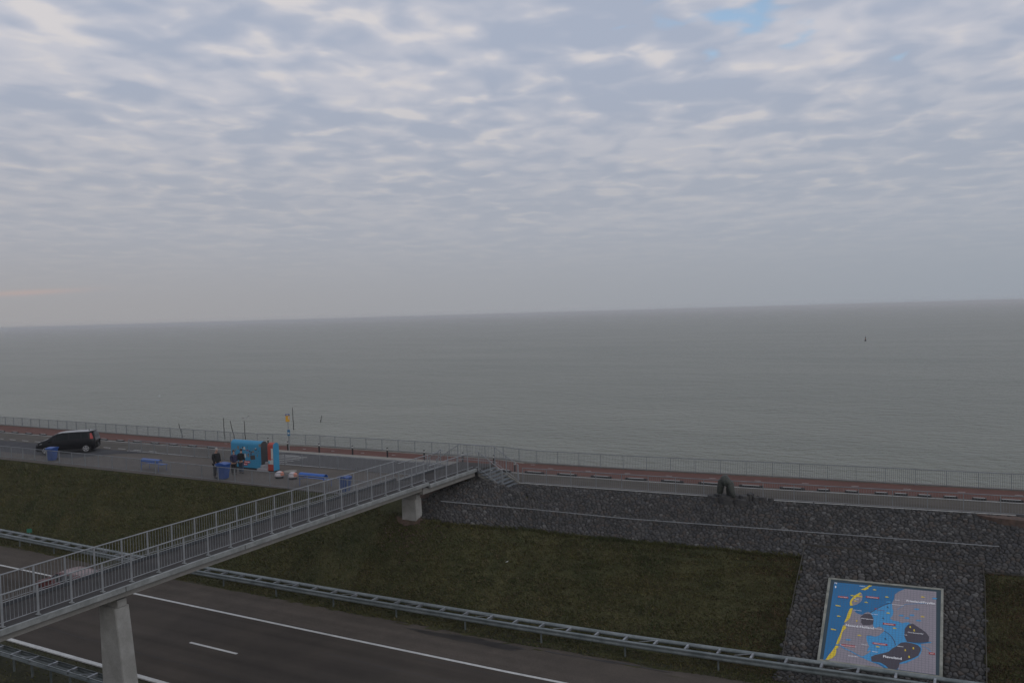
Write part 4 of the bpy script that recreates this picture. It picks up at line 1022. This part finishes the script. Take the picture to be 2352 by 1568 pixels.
# ------------------------------------------------------------------ benches
def make_bench(x0, x1, y, label):
    t = thing('bench', label, 'bench', ((x0+x1)/2, y, 0), 'blue metal benches')
    n = 10; pts = [(y-.02+.17*math.cos(a), .62+.15*math.sin(a)) for a in [math.pi*1.15-math.pi*1.25*k/n for k in range(n+1)]]
    P = [(x0, a, b) for a, b in pts]+[(x0, a+(-.0), b-.02) for a, b in pts[::-1]]
    inner = [(x0, (a-(y-.02))*.86+(y-.02), (b-.62)*.86+.62) for a, b in pts[::-1]]
    MB().prism([(x0, a, b) for a, b in pts]+inner, (x1-x0, 0, 0)).build('backrest', M['benchblue'], t)
    for k in range(5): MB().box(((x0+x1)/2+.04, y+.20+k*.075, .41-.006*k), (x1-x0, .055, .022)).build('seat_slat', M['benchblue'], t)
    for x in (x0+.04, x1-.04):
        MB().tube((x, y-.16, 0), (x, y-.16, .62), .018, n=6).build('leg', M['benchblue'], t)
        MB().tube((x, y+.46, 0), (x, y+.46, .40), .018, n=6).build('leg', M['benchblue'], t)
        MB().bar((x, y-.16, .39), (x, y+.50, .39), .03, .03).build('side_frame', M['benchblue'], t)
        MB().bar((x, y+.2, .62), (x, y-.14, .66), .025, .03).build('side_bracket', M['benchblue'], t)
make_bench(-48.55, -46.78, 36.25, 'blue metal bench left of the three people')
make_bench(-34.55, -32.62, 36.3, 'blue metal bench between the ball seats and the footbridge')

# ------------------------------------------------------------------ bus stop sign, bollards
t = thing('bus_stop_sign', 'tall pole with yellow and blue bus stop board and lower timetable', 'bus stop sign', (-44.23, 45.36, 0))
MB().tube((-44.23, 45.36, 0), (-44.26, 45.36, 2.30), .028, n=8).build('pole', M['steel'], t)
bx = Matrix.Rotation(R(28), 3, 'Z')
MB().box((-44.26, 45.34, 2.44), (.30, .04, .46), bx).build('board', M['signy'], t, bevel=.01)
MB().box((-44.26, 45.34, 2.72), (.30, .045, .13), bx).build('header', M['signb'], t)
Ub = bx @ Vector((1, 0, 0)); Nb = bx @ Vector((0, -1, 0))
b = MB().box(tuple(Vector((-44.26, 45.34, 2.72))+Nb*.026), (.17, .004, .075), bx).build('bus_symbol', M['paper'], t)
MB().box(tuple(Vector((-44.26, 45.34, 2.50))+Nb*.024+Ub*.09), (.07, .004, .22), bx).build('notice', M['paper'], t)
for q in (-.05, .05): MB().tube(tuple(Vector((-44.26, 45.34, 2.685))+Nb*.026+Ub*q), tuple(Vector((-44.26, 45.34, 2.685))+Nb*.033+Ub*q), .014, n=8).build('bus_symbol', M['signb'], t)
MB().box((-44.19, 45.33, 1.40), (.20, .05, .44), bx).build('timetable', M['signt'], t)
MB().box(tuple(Vector((-44.19, 45.33, 1.37))+Nb*.027), (.13, .004, .12), bx).build('notice', M['paper'], t)
for x, y, l in ((-47.5, 46.5, 'black bollard partly hidden behind the red column'), (-44.62, 45.62, 'black bollard with white band beside the bus stop pole'), (-41.58, 45.65, 'black bollard with white band, first right of the bus stop pole'), (-38.53, 45.72, 'black bollard with white band, second right of the bus stop pole'),
             (-35.48, 45.76, 'black bollard with white band, third right of the bus stop pole'), (-32.41, 45.80, 'black bollard with white band just left of the far bridge handrail'), (-29.4, 45.9, 'black bollard behind the top of the bridge ramp'), (-26.9, 45.7, 'black bollard behind the stair landing'), (-24.69, 44.45, 'short black bollard behind the foot of the stairs')):
    h = .70 if x < -25 else .58
    t = thing('bollard', l, 'bollard', (x, y, 0), 'black and white bollards along the cycle path')
    MB().lathe([(.055, 0), (.055, h*.74)], (x, y, 0), n=10).build('shaft', M['black'], t)
    MB().lathe([(.053, h*.742), (.053, h*.90)], (x, y, 0), n=10).build('band', M['paper'], t)
    MB().lathe([(.055, h*.902), (.055, h*.96), (.03, h)], (x, y, 0), n=10).build('cap', M['black'], t)

# ------------------------------------------------------------------ poles, gulls and buoy at sea
for x, y, zt, lean, l in ((-90.71, 73.95, 2.0, -.95, 'leaning thin dark wooden pole in the water, leftmost of all'), (-84.8, 75.5, 2.80, -.12, 'upright thin dark pole in the water behind the man with grey hair'),
                       (-83.48, 75.96, 2.42, -.80, 'slanting dark pole in the water, second behind the kiosk'), (-82.08, 76.43, 2.38, -.06, 'upright dark pole in the water directly below the gull'),
                       (-82.3, 85.44, 3.10, -.16, 'tallest dark pole in the water, right of the bus stop sign'), (-84.5, 93.25, 1.0, .36, 'short tilted stump of a pole in the water, rightmost')):
    mb = MB(); n = 6; prev = None; rr = random.Random(int(-x*10))
    pts = [Vector((x+lean*k/n*.9+rr.uniform(-.03, .03), y+rr.uniform(-.03, .03), -5.7+(zt+.2)*k/n)) for k in range(n+1)]
    for k in range(n): mb.tube(pts[k], pts[k+1], .062-.004*k, .062-.004*(k+1), n=7)
    tag(mb.build('mooring_pole', M['wood']), l, 'pole', 'poles standing in the sea')
def gull(x, y, z, s, rz, roll_, label):
    t = thing('gull', label, 'bird', (x, y, z), 'gulls')
    Mx = Matrix.Translation((x, y, z)) @ Matrix.Rotation(rz, 4, 'Z') @ Matrix.Rotation(roll_, 4, 'Y')
    P = lambda a, b, c_: Mx @ Vector((a*s, b*s, c_*s))
    prof = [(-.22, .01), (-.15, .035), (-.03, .06), (.08, .052), (.15, .035), (.2, .032), (.235, .012)]
    v = []; n = 8
    for yy, r_ in prof: v += [P(r_*math.cos(2*math.pi*k/n), yy, r_*.9*math.sin(2*math.pi*k/n)) for k in range(n)]
    MB().add(v, [(i*n+k, i*n+(k+1) % n, (i+1)*n+(k+1) % n, (i+1)*n+k) for i in range(len(prof)-1) for k in range(n)]).build('body', M['gull'], t, smooth=True)
    for sd_ in (-1, 1):
        w = [(.03, .09, .02), (.24, .12, .11), (.52, .02, .07), (.50, -.01, .065), (.24, -.02, .10), (.03, -.07, .02)]
        MB().prism([P(sd_*a, b, c_) for a, b, c_ in w], tuple(Mx.to_3x3() @ Vector((0, 0, -.012*s)))).build('wing', M['gull'], t)
    MB().prism([P(-.02, -.2, 0), P(.02, -.2, 0), P(.045, -.30, 0), P(-.045, -.30, 0)], (0, 0, -.01)).build('tail', M['gull'], t)
gull(-53.5, 50.0, 1.6, .95, R(30), R(-22), 'white gull gliding above the upright poles')
gull(-66.9, 52.0, 2.9, .5, R(-40), R(30), 'small white gull low over the water above the fence, far left')
t = thing('buoy', 'small dark spar buoy with orange band far out on the sea', 'buoy', (-38.2, 368, -5.5))
MB().lathe([(.30, -.3), (.34, .2), (.30, .65), (.12, .75)], (-38.2, 368, -5.5), n=10).build('float', M['black'], t)
MB().lathe([(.14, .75), (.13, 1.15)], (-38.2, 368, -5.5), n=10).build('band', M['orange'], t)
MB().lathe([(.20, 1.15), (.20, 1.6), (.05, 1.7)], (-38.2, 368, -5.5), n=10).build('topmark', M['black'], t)
MB().lathe([(.05, 1.7), (.05, 2.2)], (-38.2, 368, -5.5), n=6).build('mast', M['guardd'], t)

# ------------------------------------------------------------------ figures
def skin_obj(name, joints, edges, m, par, sub=2, root=0):
    """joints: list of (x,y,z,rx,ry)"""
    me = bpy.data.meshes.new(name); me.from_pydata([j[:3] for j in joints], edges, [])
    o = bpy.data.objects.new(name, me); COL.objects.link(o)
    md = o.modifiers.new('skin', 'SKIN'); md.use_smooth_shade = True; md.branch_smoothing = .6
    for i, j in enumerate(joints):
        sv = me.skin_vertices[0].data[i]; sv.radius = (j[3], j[4] if len(j) > 4 else j[3]); sv.use_root = (i == root)
    s = o.modifiers.new('sub', 'SUBSURF'); s.levels = sub; s.render_levels = sub
    bpy.context.view_layer.update()
    dg = bpy.context.evaluated_depsgraph_get(); nm = bpy.data.meshes.new_from_object(o.evaluated_get(dg))
    bpy.data.objects.remove(o); bpy.data.meshes.remove(me); nm.name = name
    return link(name, nm, m, par)
def person(label, x, y, h, face, coat, trs, hair, P):
    s = h/1.75; t = thing('person', label, 'person', (x, y, 0))
    ca, sa = math.cos(face), math.sin(face)      # local: +x forward, +y left
    def T(js): return [(x+(a*ca-b*sa)*s, y+(a*sa+b*ca)*s, c_*s, r*s, (r2[0] if r2 else r)*s) for a, b, c_, r, *r2 in js]
    hd = P.get('head', (.03, 0)); hx, hy = hd
    # body: pelvis, spine, neck, head, arms with hands, legs
    la, ra = P['larm'], P['rarm']; lf, rf = P['lfoot'], P['rfoot']
    body = [(0, 0, .95, .10), (0, 0, 1.2, .10), (0, 0, 1.42, .08), (hx*.4, hy*.4, 1.50, .055), (hx*.8, hy*.8, 1.58, .085), (hx, hy, 1.66, .105), (hx*.9, hy*.9, 1.72, .07),
            (0, .17, 1.40, .05), (0, -.17, 1.40, .05), (*la[0], .042), (*ra[0], .042), (*la[1], .030), (*ra[1], .030),
            (0, .09, .88, .075), (0, -.09, .88, .075), (lf[0]*.5+.02, .10, .48, .055), (rf[0]*.5+.02, -.10, .48, .055), (lf[0], lf[1], .08, .045), (rf[0], rf[1], .08, .045),
            (hx+.105, hy, 1.655, .018)]
    ed = [(0, 1), (1, 2), (2, 3), (3, 4), (4, 5), (5, 6), (2, 7), (2, 8), (7, 9), (8, 10), (9, 11), (10, 12), (0, 13), (0, 14), (13, 15), (14, 16), (15, 17), (16, 18), (5, 19)]
    skin_obj('body', T(body), ed, M['skin'], t)
    for hnd in (la[1], ra[1]):   # hands: palm with fingers
        base = Vector(hnd); js = [(hnd[0], hnd[1], hnd[2], .030)]; eg = []
        js.append((hnd[0]+.01, hnd[1], hnd[2]-.06, .032)); eg.append((0, 1))
        for q in range(4): js.append((hnd[0]+.035-.022*q, hnd[1], hnd[2]-.135-.01*(q in (1, 2)), .009)); eg.append((1, len(js)-1))
        js.append((hnd[0]+.05, hnd[1]-.01, hnd[2]-.08, .010)); eg.append((0, len(js)-1))
        skin_obj('hand', T(js), eg, M['skin'], t, 1)
    clen = P.get('coat', .78)
    js = [(0, 0, clen+.06, .215, .18), (0, 0, 1.05, .20, .175), (0, 0, 1.25, .22, .185), (0, 0, 1.40, .18, .15), (hx*.3, 0, 1.50, .10, .10),
          (0, .18, 1.385, .09), (0, -.18, 1.385, .09), (*la[0], .078), (*ra[0], .078), (la[1][0], la[1][1], la[1][2]+.03, .05), (ra[1][0], ra[1][1], ra[1][2]+.03, .05)]
    js = [(j[0], j[1], j[2], j[3], j[4]) if len(j) == 5 else j for j in js]
    o = skin_obj('coat', T(js), [(0, 1), (1, 2), (2, 3), (3, 4), (3, 5), (3, 6), (5, 7), (6, 8), (7, 9), (8, 10)], M[coat], t)
    for nm, fy, sgn in (('l', lf, 1), ('r', rf, -1)): pass
    skin_obj('trousers', T([(0, 0, .92, .18, .16), (0, .095, .80, .125), (0, -.095, .80, .125), (lf[0]*.5+.025, .10, .47, .10), (rf[0]*.5+.025, -.10, .47, .10), (lf[0], lf[1], .10, .085), (rf[0], rf[1], .10, .085)]),
             [(0, 1), (0, 2), (1, 3), (2, 4), (3, 5), (4, 6)], M[trs], t)
    for fy in (lf, rf): skin_obj('shoe', T([(fy[0]-.05, fy[1], .05, .048), (fy[0]+.06, fy[1], .045, .045), (fy[0]+.17, fy[1], .035, .035)]), [(0, 1), (1, 2)], M['shoe'], t, 1)
    skin_obj('hair', T([(hx-.045, hy, 1.60, .085), (hx-.035, hy, 1.68, .118), (hx-.01, hy, 1.745, .088), (hx+.04, hy, 1.755, .055)]), [(0, 1), (1, 2), (2, 3)], M[hair], t, 2)
    return t
person('person with short grey hair in a long black coat, head bowed, hands in front', -41.25, 35.98, 1.88, R(-12), 'coatblack', 'trouser', 'hairgrey',
       dict(head=(.09, 0), larm=((.02, .20, 1.12), (.20, .16, .93)), rarm=((.02, -.20, 1.12), (.22, -.14, .93)), lfoot=(.05, .10), rfoot=(-.04, -.10), coat=.72))
person('person in a navy blue hooded coat and dark trousers facing right', -41.05, 37.2, 1.54, R(-28), 'coatnavy', 'trouser', 'hairdark',
       dict(head=(.05, 0), larm=((.0, .20, 1.12), (.12, .18, .93)), rarm=((.0, -.20, 1.12), (.12, -.18, .93)), lfoot=(.08, .09), rfoot=(-.06, -.09), coat=.80))
person('person in a black jacket and blue jeans looking at the blue kiosk', -40.95, 37.7, 1.56, R(110), 'coatblack', 'jeans', 'hairdark',
       dict(head=(.06, -.02), larm=((-.05, .22, 1.14), (-.06, .23, .88)), rarm=((-.02, -.22, 1.14), (.12, -.24, .90)), lfoot=(.03, .12), rfoot=(-.05, -.12), coat=.86))

# statue of a bent stone setter
t = thing('statue', 'dark bronze statue of a man bending over on a low rock base', 'statue', (-10.9, 42.0, .1))
sx, sy, sz = -10.98, 41.78, .16
def ST(js): return [(sx+a*.60, sy+b*.60, sz+c_*.62, r*.62*1.3) for a, b, c_, r in js]
# legs at right, torso folded to the left, arms hanging to the ground
js = [(.36, 0, 1.30, .34), (.12, 0, 1.32, .50), (-.14, 0, 1.18, .56), (-.34, -.02, .98, .50), (-.36, -.06, .92, .17), (-.32, -.14, .78, .19), (-.28, -.18, .62, .15),
      (-.42, -.26, 1.05, .20), (-.40, .22, 1.05, .20), (-.50, -.28, .66, .15), (-.44, .22, .62, .15), (-.56, -.24, .20, .13), (-.46, .18, .16, .13),
      (.40, -.16, 1.06, .28), (.36, .18, 1.06, .28), (.48, -.22, .60, .22), (.18, .24, .58, .20), (.66, -.26, .12, .17), (.12, .28, .12, .15), (.52, -.34, .03, .10), (-.02, .26, .03, .10)]
ed = [(0, 1), (1, 2), (2, 3), (3, 4), (4, 5), (5, 6), (3, 7), (3, 8), (7, 9), (8, 10), (9, 11), (10, 12), (0, 13), (0, 14), (13, 15), (14, 16), (15, 17), (16, 18), (17, 19), (18, 20)]
skin_obj('figure', ST(js), ed, M['bronze'], t)
rr = random.Random(9)
for hx_, hy_ in ((-.56, -.24), (-.46, .18)):
    for q in range(4): skin_obj('finger', ST([(hx_+.04*q-.06, hy_, .20, .022), (hx_+.045*q-.06, hy_-.01, .08, .018)]), [(0, 1)], M['bronze'], t, 1)
rm = thing('rock_mound', 'low jagged mound of dark rock slabs carrying the bronze statue', 'rock base', (-10.6, 41.8, 0))
for k, (x, y, w, d, h_) in enumerate([(-11.75, 41.9, .5, .5, .07), (-11.4, 42.0, .6, .6, .13), (-10.95, 41.8, .9, .8, .15), (-10.6, 41.95, .7, .7, .17), (-10.15, 42.0, .6, .6, .16), (-9.85, 42.15, .4, .5, .24), (-9.55, 42.1, .4, .4, .12), (-9.25, 42.15, .5, .35, .10), (-10.9, 41.55, .7, .4, .0), (-10.2, 41.6, .6, .35, .02), (-11.5, 41.7, .5, .4, .02), (-8.85, 42.2, .35, .3, .06)]):
    n = 9; pb = []; 
    for q in range(n):
        a = 2*math.pi*q/n; r_ = rr.uniform(.42, .55); pb.append((x+w*r_*math.cos(a), y+d*r_*math.sin(a)))
    v = [(a, b, min(ground_z(a, b), 0)-.05) for a, b in pb]+[(x+(a-x)*.88, y+(b-y)*.88, h_+.07+rr.uniform(-.03, .03)) for a, b in pb]
    MB().add(v, [tuple(range(n, 2*n))]+[(q, (q+1) % n, n+(q+1) % n, n+q) for q in range(n)]).build('rock_slab', M['rock'], rm)

# ------------------------------------------------------------------ cars
def make_car(name, label, loc, rz, L_, W_, H_t, paint, roofm, prof, windows, wheel_x, wheel_r):
    """prof: side stations (x, z_sill, z_belt, z_top, half-width at belt factor, top width factor); x from front(0) to rear(1)"""
    t = thing(name, label, 'car', (0, 0, 0)); hw = W_/2
    stations = []
    for (u, zs, zb, zt, wf, tf) in prof:
        x = (u-.5)*L_; w = hw*wf
        half = [(w*.90, zs*H_t), (w*.985, (zs+.08)*H_t), (w, (zs*.45+zb*.55)*H_t), (w*.975, zb*H_t), (w*(tf+.04 if zt > zb+.1 else .93), (zb+(zt-zb)*.80)*H_t), (w*(tf-.06 if zt > zb+.1 else .82), (zb+(zt-zb)*.96)*H_t), (w*tf*.45, zt*H_t), (0, (zt+.004)*H_t)]
        ring = [(-a, b) for a, b in half]+[(a, b) for a, b in half[-2::-1]]
        stations.append([(x, a, b) for a, b in ring])
    n = len(stations[0]); v = [p for s_ in stations for p in s_]
    fc = [(i*n+k, (i+1)*n+k, (i+1)*n+(k+1), i*n+k+1) for i in range(len(stations)-1) for k in range(n-1)]
    fc += [(i*n+n-1, (i+1)*n+n-1, (i+1)*n, i*n) for i in range(len(stations)-1)]
    fc += [tuple(range(n))[::-1], tuple(range((len(stations)-1)*n, len(stations)*n))]
    b = MB().add(v, fc).build('body', paint, t, smooth=True)
    def wid(u, zf):
        us = [p[0] for p in prof]; wf = ip(u, us, [p[4] for p in prof]); tf = ip(u, us, [p[5] for p in prof]); zb = ip(u, us, [p[2] for p in prof]); zt = ip(u, us, [p[3] for p in prof])
        if zf <= zb: return hw*wf*.985
        return hw*wf*(.975+(tf+.04-.975)*min(1, (zf-zb)/max(.01, (zt-zb)*.8)))
    for nm, poly, m, off in windows:
        for sgn in (-1, 1):
            outer = [((u-.5)*L_, sgn*(wid(u, z)+off), z*H_t) for u, z in poly]
            MB().prism(outer, (0, -sgn*.03, 0)).build(nm, m, t)
    for wx in wheel_x:
        for sgn in (-1, 1):
            x = (wx-.5)*L_; y = sgn*(hw-.02)
            wh = MB().tube((x, y-sgn*.20, wheel_r), (x, y, wheel_r), wheel_r, n=24).build('wheel', M['tyre'], t)
            mb = MB()
            for k in range(5):
                a = 2*math.pi*k/5+.3; mb.bar((x+wheel_r*.10*math.cos(a), y+sgn*.012, wheel_r+wheel_r*.10*math.sin(a)), (x+wheel_r*.62*math.cos(a), y+sgn*.012, wheel_r+wheel_r*.62*math.sin(a)), .085, .02, (0, 1, 0))
            for k in range(20):
                a, c_ = 2*math.pi*k/20, 2*math.pi*(k+1)/20; q = wheel_r*.66
                mb.bar((x+q*math.cos(a), y+sgn*.010, wheel_r+q*math.sin(a)), (x+q*math.cos(c_), y+sgn*.010, wheel_r+q*math.sin(c_)), .035, .02, (0, 1, 0))
            mb.build('rim', M['rim'], wh)
            # dark wheel arch
            ar = []
            for k in range(13):
                a = math.pi*k/12; ar.append((x+wheel_r*1.18*math.cos(a), y+sgn*.004, wheel_r*.95+wheel_r*1.18*math.sin(a)))
            MB().prism(ar, (0, -sgn*.1, 0)).build('wheel_arch', M['black'], t)
    return t
mpv = [(0.0, .18, .38, .42, .80, .76), (.012, .15, .44, .50, .90, .80), (.05, .13, .50, .575, .96, .84), (.11, .13, .56, .635, .99, .84), (.17, .13, .585, .675, 1, .84), (.20, .13, .595, .71, 1, .84),
       (.28, .13, .61, .86, 1, .78), (.35, .13, .615, .945, 1, .77), (.44, .13, .62, .985, 1, .77), (.70, .13, .63, 1.0, 1, .765), (.88, .13, .645, .99, 1, .76), (.94, .14, .65, .965, .985, .75), (.97, .15, .65, .88, .965, .77), (.99, .17, .60, .70, .93, .82), (1.0, .22, .50, .54, .88, .86)]
wins = [('side_window', [(.215, .62), (.285, .79), (.325, .86), (.33, .63)], M['glass'], .004),
        ('side_window', [(.345, .64), (.34, .875), (.40, .925), (.535, .945), (.545, .65)], M['glass'], .005),
        ('side_window', [(.57, .66), (.56, .945), (.70, .955), (.745, .95), (.75, .675)], M['glass'], .005),
        ('side_window', [(.775, .68), (.77, .945), (.86, .935), (.885, .72)], M['glass'], .005),
        ('tail_light', [(.915, .64), (.905, .90), (.935, .90), (.965, .70), (.962, .64)], M['lampred'], .006),
        ('head_light', [(.03, .45), (.10, .50), (.14, .585), (.115, .59), (.045, .525)], M['lampw'], .006),
        ('door_gap', [(.552, .20), (.552, .64), (.556, .64), (.556, .20)], M['black'], .004),
        ('sill_strip', [(.30, .155), (.30, .175), (.78, .175), (.78, .155)], M['kdark'], .006)]
c = make_car('black_mpv', 'black people carrier driving left on the dark asphalt behind the blue bin', None, 0, 4.2, 1.70, 1.62, M['carblack'], M['roofp'], mpv, wins, (.175, .84), .315)
def surf_strip(t, nm, m, prof, u0, u1, wf, lift, L_, H_t, W_):
    us = [p[0] for p in prof]; v = []; uu = frange(u0, u1, .03)
    for u in uu:
        zt = ip(u, us, [p[3] for p in prof])*H_t+lift; w = W_/2*ip(u, us, [p[5] for p in prof])*wf
        v += [((u-.5)*L_, -w, zt-.035), ((u-.5)*L_, -w*.45, zt), ((u-.5)*L_, w*.45, zt), ((u-.5)*L_, w, zt-.035)]
    MB().add(v, [(4*i+k, 4*i+4+k, 4*i+5+k, 4*i+k+1) for i in range(len(uu)-1) for k in range(3)]).build(nm, m, t, smooth=True)
surf_strip(c, 'windscreen', M['glassl'], mpv, .21, .345, .96, .012, 4.2, 1.62, 1.70)
surf_strip(c, 'roof_panel', M['roofp'], mpv, .36, .90, .96, .010, 4.2, 1.62, 1.70)
for sgn in (-1, 1): MB().box(((.245-.5)*4.2, sgn*.93, .62*1.62), (.12, .16, .13)).build('mirror', M['carblack'], c, bevel=.02)
MB().box((.93*4.2-2.1, 0, 1.58), (.30, 1.15, .05)).build('spoiler', M['carblack'], c, bevel=.01)
MB().box((.86*4.2-2.1, 0, 1.645), (.05, .03, .10)).build('aerial', M['black'], c)
MB().box((-2.1+.05, 0, .42), (.08, 1.0, .16)).build('grille', M['black'], c)
MB().box((2.1-.02, 0, .55), (.04, .5, .11)).build('number_plate', M['paper'], c)
c.location = (-61.13, 39.17, 0); c.rotation_euler = (0, 0, R(42))
hatch = [(0.0, .22, .42, .44, .76, .72), (.02, .16, .46, .49, .88, .76), (.10, .13, .54, .58, .97, .80), (.22, .13, .60, .665, 1, .82), (.29, .13, .62, .70, 1, .82), (.38, .13, .63, .90, 1, .74), (.46, .13, .635, .98, 1, .73), (.62, .13, .64, 1.0, 1, .73), (.80, .13, .65, .975, 1, .72), (.90, .14, .65, .90, .98, .72), (.96, .16, .64, .72, .95, .80), (1.0, .22, .50, .56, .90, .84)]
w2 = [('side_window', [(.30, .65), (.39, .86), (.43, .91), (.50, .93), (.52, .67)], M['glass'], .005), ('side_window', [(.545, .67), (.53, .93), (.72, .925), (.77, .88), (.78, .68)], M['glass'], .005),
      ('head_light', [(.03, .44), (.10, .49), (.13, .55), (.06, .52)], M['lampw'], .006), ('tail_light', [(.93, .60), (.92, .72), (.965, .70), (.97, .60)], M['lampred'], .006)]
c2 = make_car('red_hatchback', 'dark red hatchback on the highway seen through the footbridge railing', None, 0, 4.1, 1.66, 1.42, M['carred'], M['carroof'], hatch, w2, (.19, .81), .30)
surf_strip(c2, 'windscreen', M['glassl'], hatch, .305, .455, .96, .012, 4.1, 1.42, 1.66)
surf_strip(c2, 'roof_panel', M['carroof'], hatch, .465, .86, .96, .010, 4.1, 1.42, 1.66)
for sgn in (-1, 1): MB().box(((.33-.5)*4.1, sgn*.90, .66*1.42), (.10, .14, .11)).build('mirror', M['carred'], c2, bevel=.02)
MB().box((-4.1/2+.04, 0, .45), (.07, .9, .12)).build('grille', M['black'], c2)
c2.location = (-40.75, 25.95, -4.2)

for y in (12.4, 17.45, 22.6, 27.8):
    for x in (-24.497, -26.903): MB().box((x, y, zc(y)-.09), (.006, .025, .165)).build('fascia_joint', M['kdark'], br)
# little green reflector box clipped to the guardrail
t = thing('marker_board', 'small green hectometre board standing just above the far left guardrail', 'marker', (-52.45, 30.75, -4.2))
MB().box((-52.45, 30.74, -3.18), (.30, .03, .24), Matrix.Rotation(R(40), 3, 'Z')).build('board', M['green'], t)
MB().tube((-52.45, 30.76, -4.2), (-52.45, 30.76, -3.2), .02, n=6).build('pole', M['guardd'], t)
MB().box((-52.49, 30.715, -3.18), (.10, .01, .08), Matrix.Rotation(R(40), 3, 'Z')).build('symbol', M['m_red'], t)

# litter
for x, y, s, l in ((-19.98, 34.91, .07, 'scrap of white paper in the middle of the grass slope'), (-6.55, 30.55, .06, 'scrap of white litter below the guardrail near the map')):
    z = ground_z(x, y) if y > 31 else -4.18
    tag(MB().prism([(x-s, y-s*.5, z+.07), (x+s*.8, y-s*.7, z+.10), (x+s, y+s*.5, z+.14), (x-s*.3, y+s*.8, z+.09)], (0, 0, .01)).build('litter', M['litter']), l, 'litter')

# ------------------------------------------------------------------ grass
def grass(name, n, xr, yf, m, seed, hmin=.05, hmax=.13, reject=None, zf=ground_z):
    rg = np.random.default_rng(seed); V = np.zeros((n*3, 3)); k = 0; tries = 0
    from math import sin, cos
    while k < n and tries < n*5:
        tries += 1
        # denser towards the camera side of the frame
        x = xr[0]+(xr[1]-xr[0])*rg.random(); a, b = yf(x); y = a+(b-a)*rg.random()
        if reject and reject(x, y): continue
        z = zf(x, y)-.03; th = rg.random()*6.283; h = hmin+(hmax-hmin)*rg.random(); w = .016+.02*rg.random(); lx, ly = rg.normal(0, .06), rg.normal(-.03, .06)
        V[3*k] = (x-w*cos(th), y-w*sin(th), z); V[3*k+1] = (x+w*cos(th), y+w*sin(th), z); V[3*k+2] = (x+lx, y+ly, z+h); k += 1
    V = V[:3*k]; me = bpy.data.meshes.new(name); me.vertices.add(3*k); me.vertices.foreach_set('co', V.ravel())
    me.loops.add(3*k); me.loops.foreach_set('vertex_index', np.arange(3*k)); me.polygons.add(k); me.polygons.foreach_set('loop_start', np.arange(0, 3*k, 3)); me.polygons.foreach_set('loop_total', np.full(k, 3))
    me.update(calc_edges=True)
    return tag(link(name, me, m), kind='stuff')
def bank_y(x): return (30.9, 35.1 if x < -31.2 else (35.1+4.3*sm(x, -31.2, -28.2) if x < -26 else 39.0))
rej = lambda x, y: (x > -26.6 and stone_region(x, y)) or (y > 34.9 and x > -26.6 and x < -23.6) or (x > -28 and x < -24.8 and y > 35.2)
grass('bank_grass', 62000, (-66, -26), bank_y, M['grass'], 1, reject=rej)
grass('bank_grass', 26000, (-66, -26), bank_y, M['grass_dry'], 2, .04, .11, reject=rej)
grass('bank_grass', 62000, (-27, 4), lambda x: (30.9, 39.0), M['grass'], 3, .04, .11, reject=lambda x, y: rej(x, y) or ground_z(x, y) > -.72)
grass('bank_grass', 36000, (-27, 4), lambda x: (30.9, 39.0), M['grass_dry'], 4, .04, .10, reject=lambda x, y: rej(x, y) or ground_z(x, y) > -.72)
grass('bank_grass', 9000, (.4, 4), lambda x: (31.5, 39.2), M['grass_brown'], 14, .04, .10, reject=lambda x, y: rej(x, y))
grass('bank_grass', 5000, (-9.5, -6.7), lambda x: (31.5, 38.5), M['grass_brown'], 15, .03, .09, reject=lambda x, y: rej(x, y) or (x+9.5)/2.8 < random.random())
grass('bank_grass', 10000, (-120, -66), lambda x: (30.9, 35.1), M['grass'], 8, .05, .14)
e1y = lambda x: y_at_z(x, ip(x, [-23.8, -22.5, -21.15, -19.1], [-.77, -.94, -1.26, -1.55]))
grass('edge_grass', 5200, (-24.2, -6.8), lambda x: (e1y(x)-.16, e1y(x)+.05+.05*math.sin(x*2.3)+.04*math.sin(x*7)), M['grass'], 21, .06, .17)
grass('edge_grass', 900, (-6.95, -6.6), lambda x: (31.6, 38.3), M['grass'], 22, .05, .15)
vy = lambda x: (30.12+drift(x)+wob(x, .05, 1.0)-.03+.0, 31.4+drift(x)*.8)
grass('verge_grass', 17000, (-60, 4), vy, M['grass'], 5, .05, .13, zf=lambda x, y: max(-4.2, ground_z(x, y)-.0) if y < 31.2 else ground_z(x, y))
grass('verge_grass', 7000, (-60, 4), vy, M['grass_dry'], 6, .05, .11, zf=lambda x, y: max(-4.2, ground_z(x, y)-.0) if y < 31.2 else ground_z(x, y))
grass('median_grass', 6000, (-50, -24), lambda x: (15.5, 20.8), M['grass'], 7, .04, .12, zf=lambda x, y: -4.2)
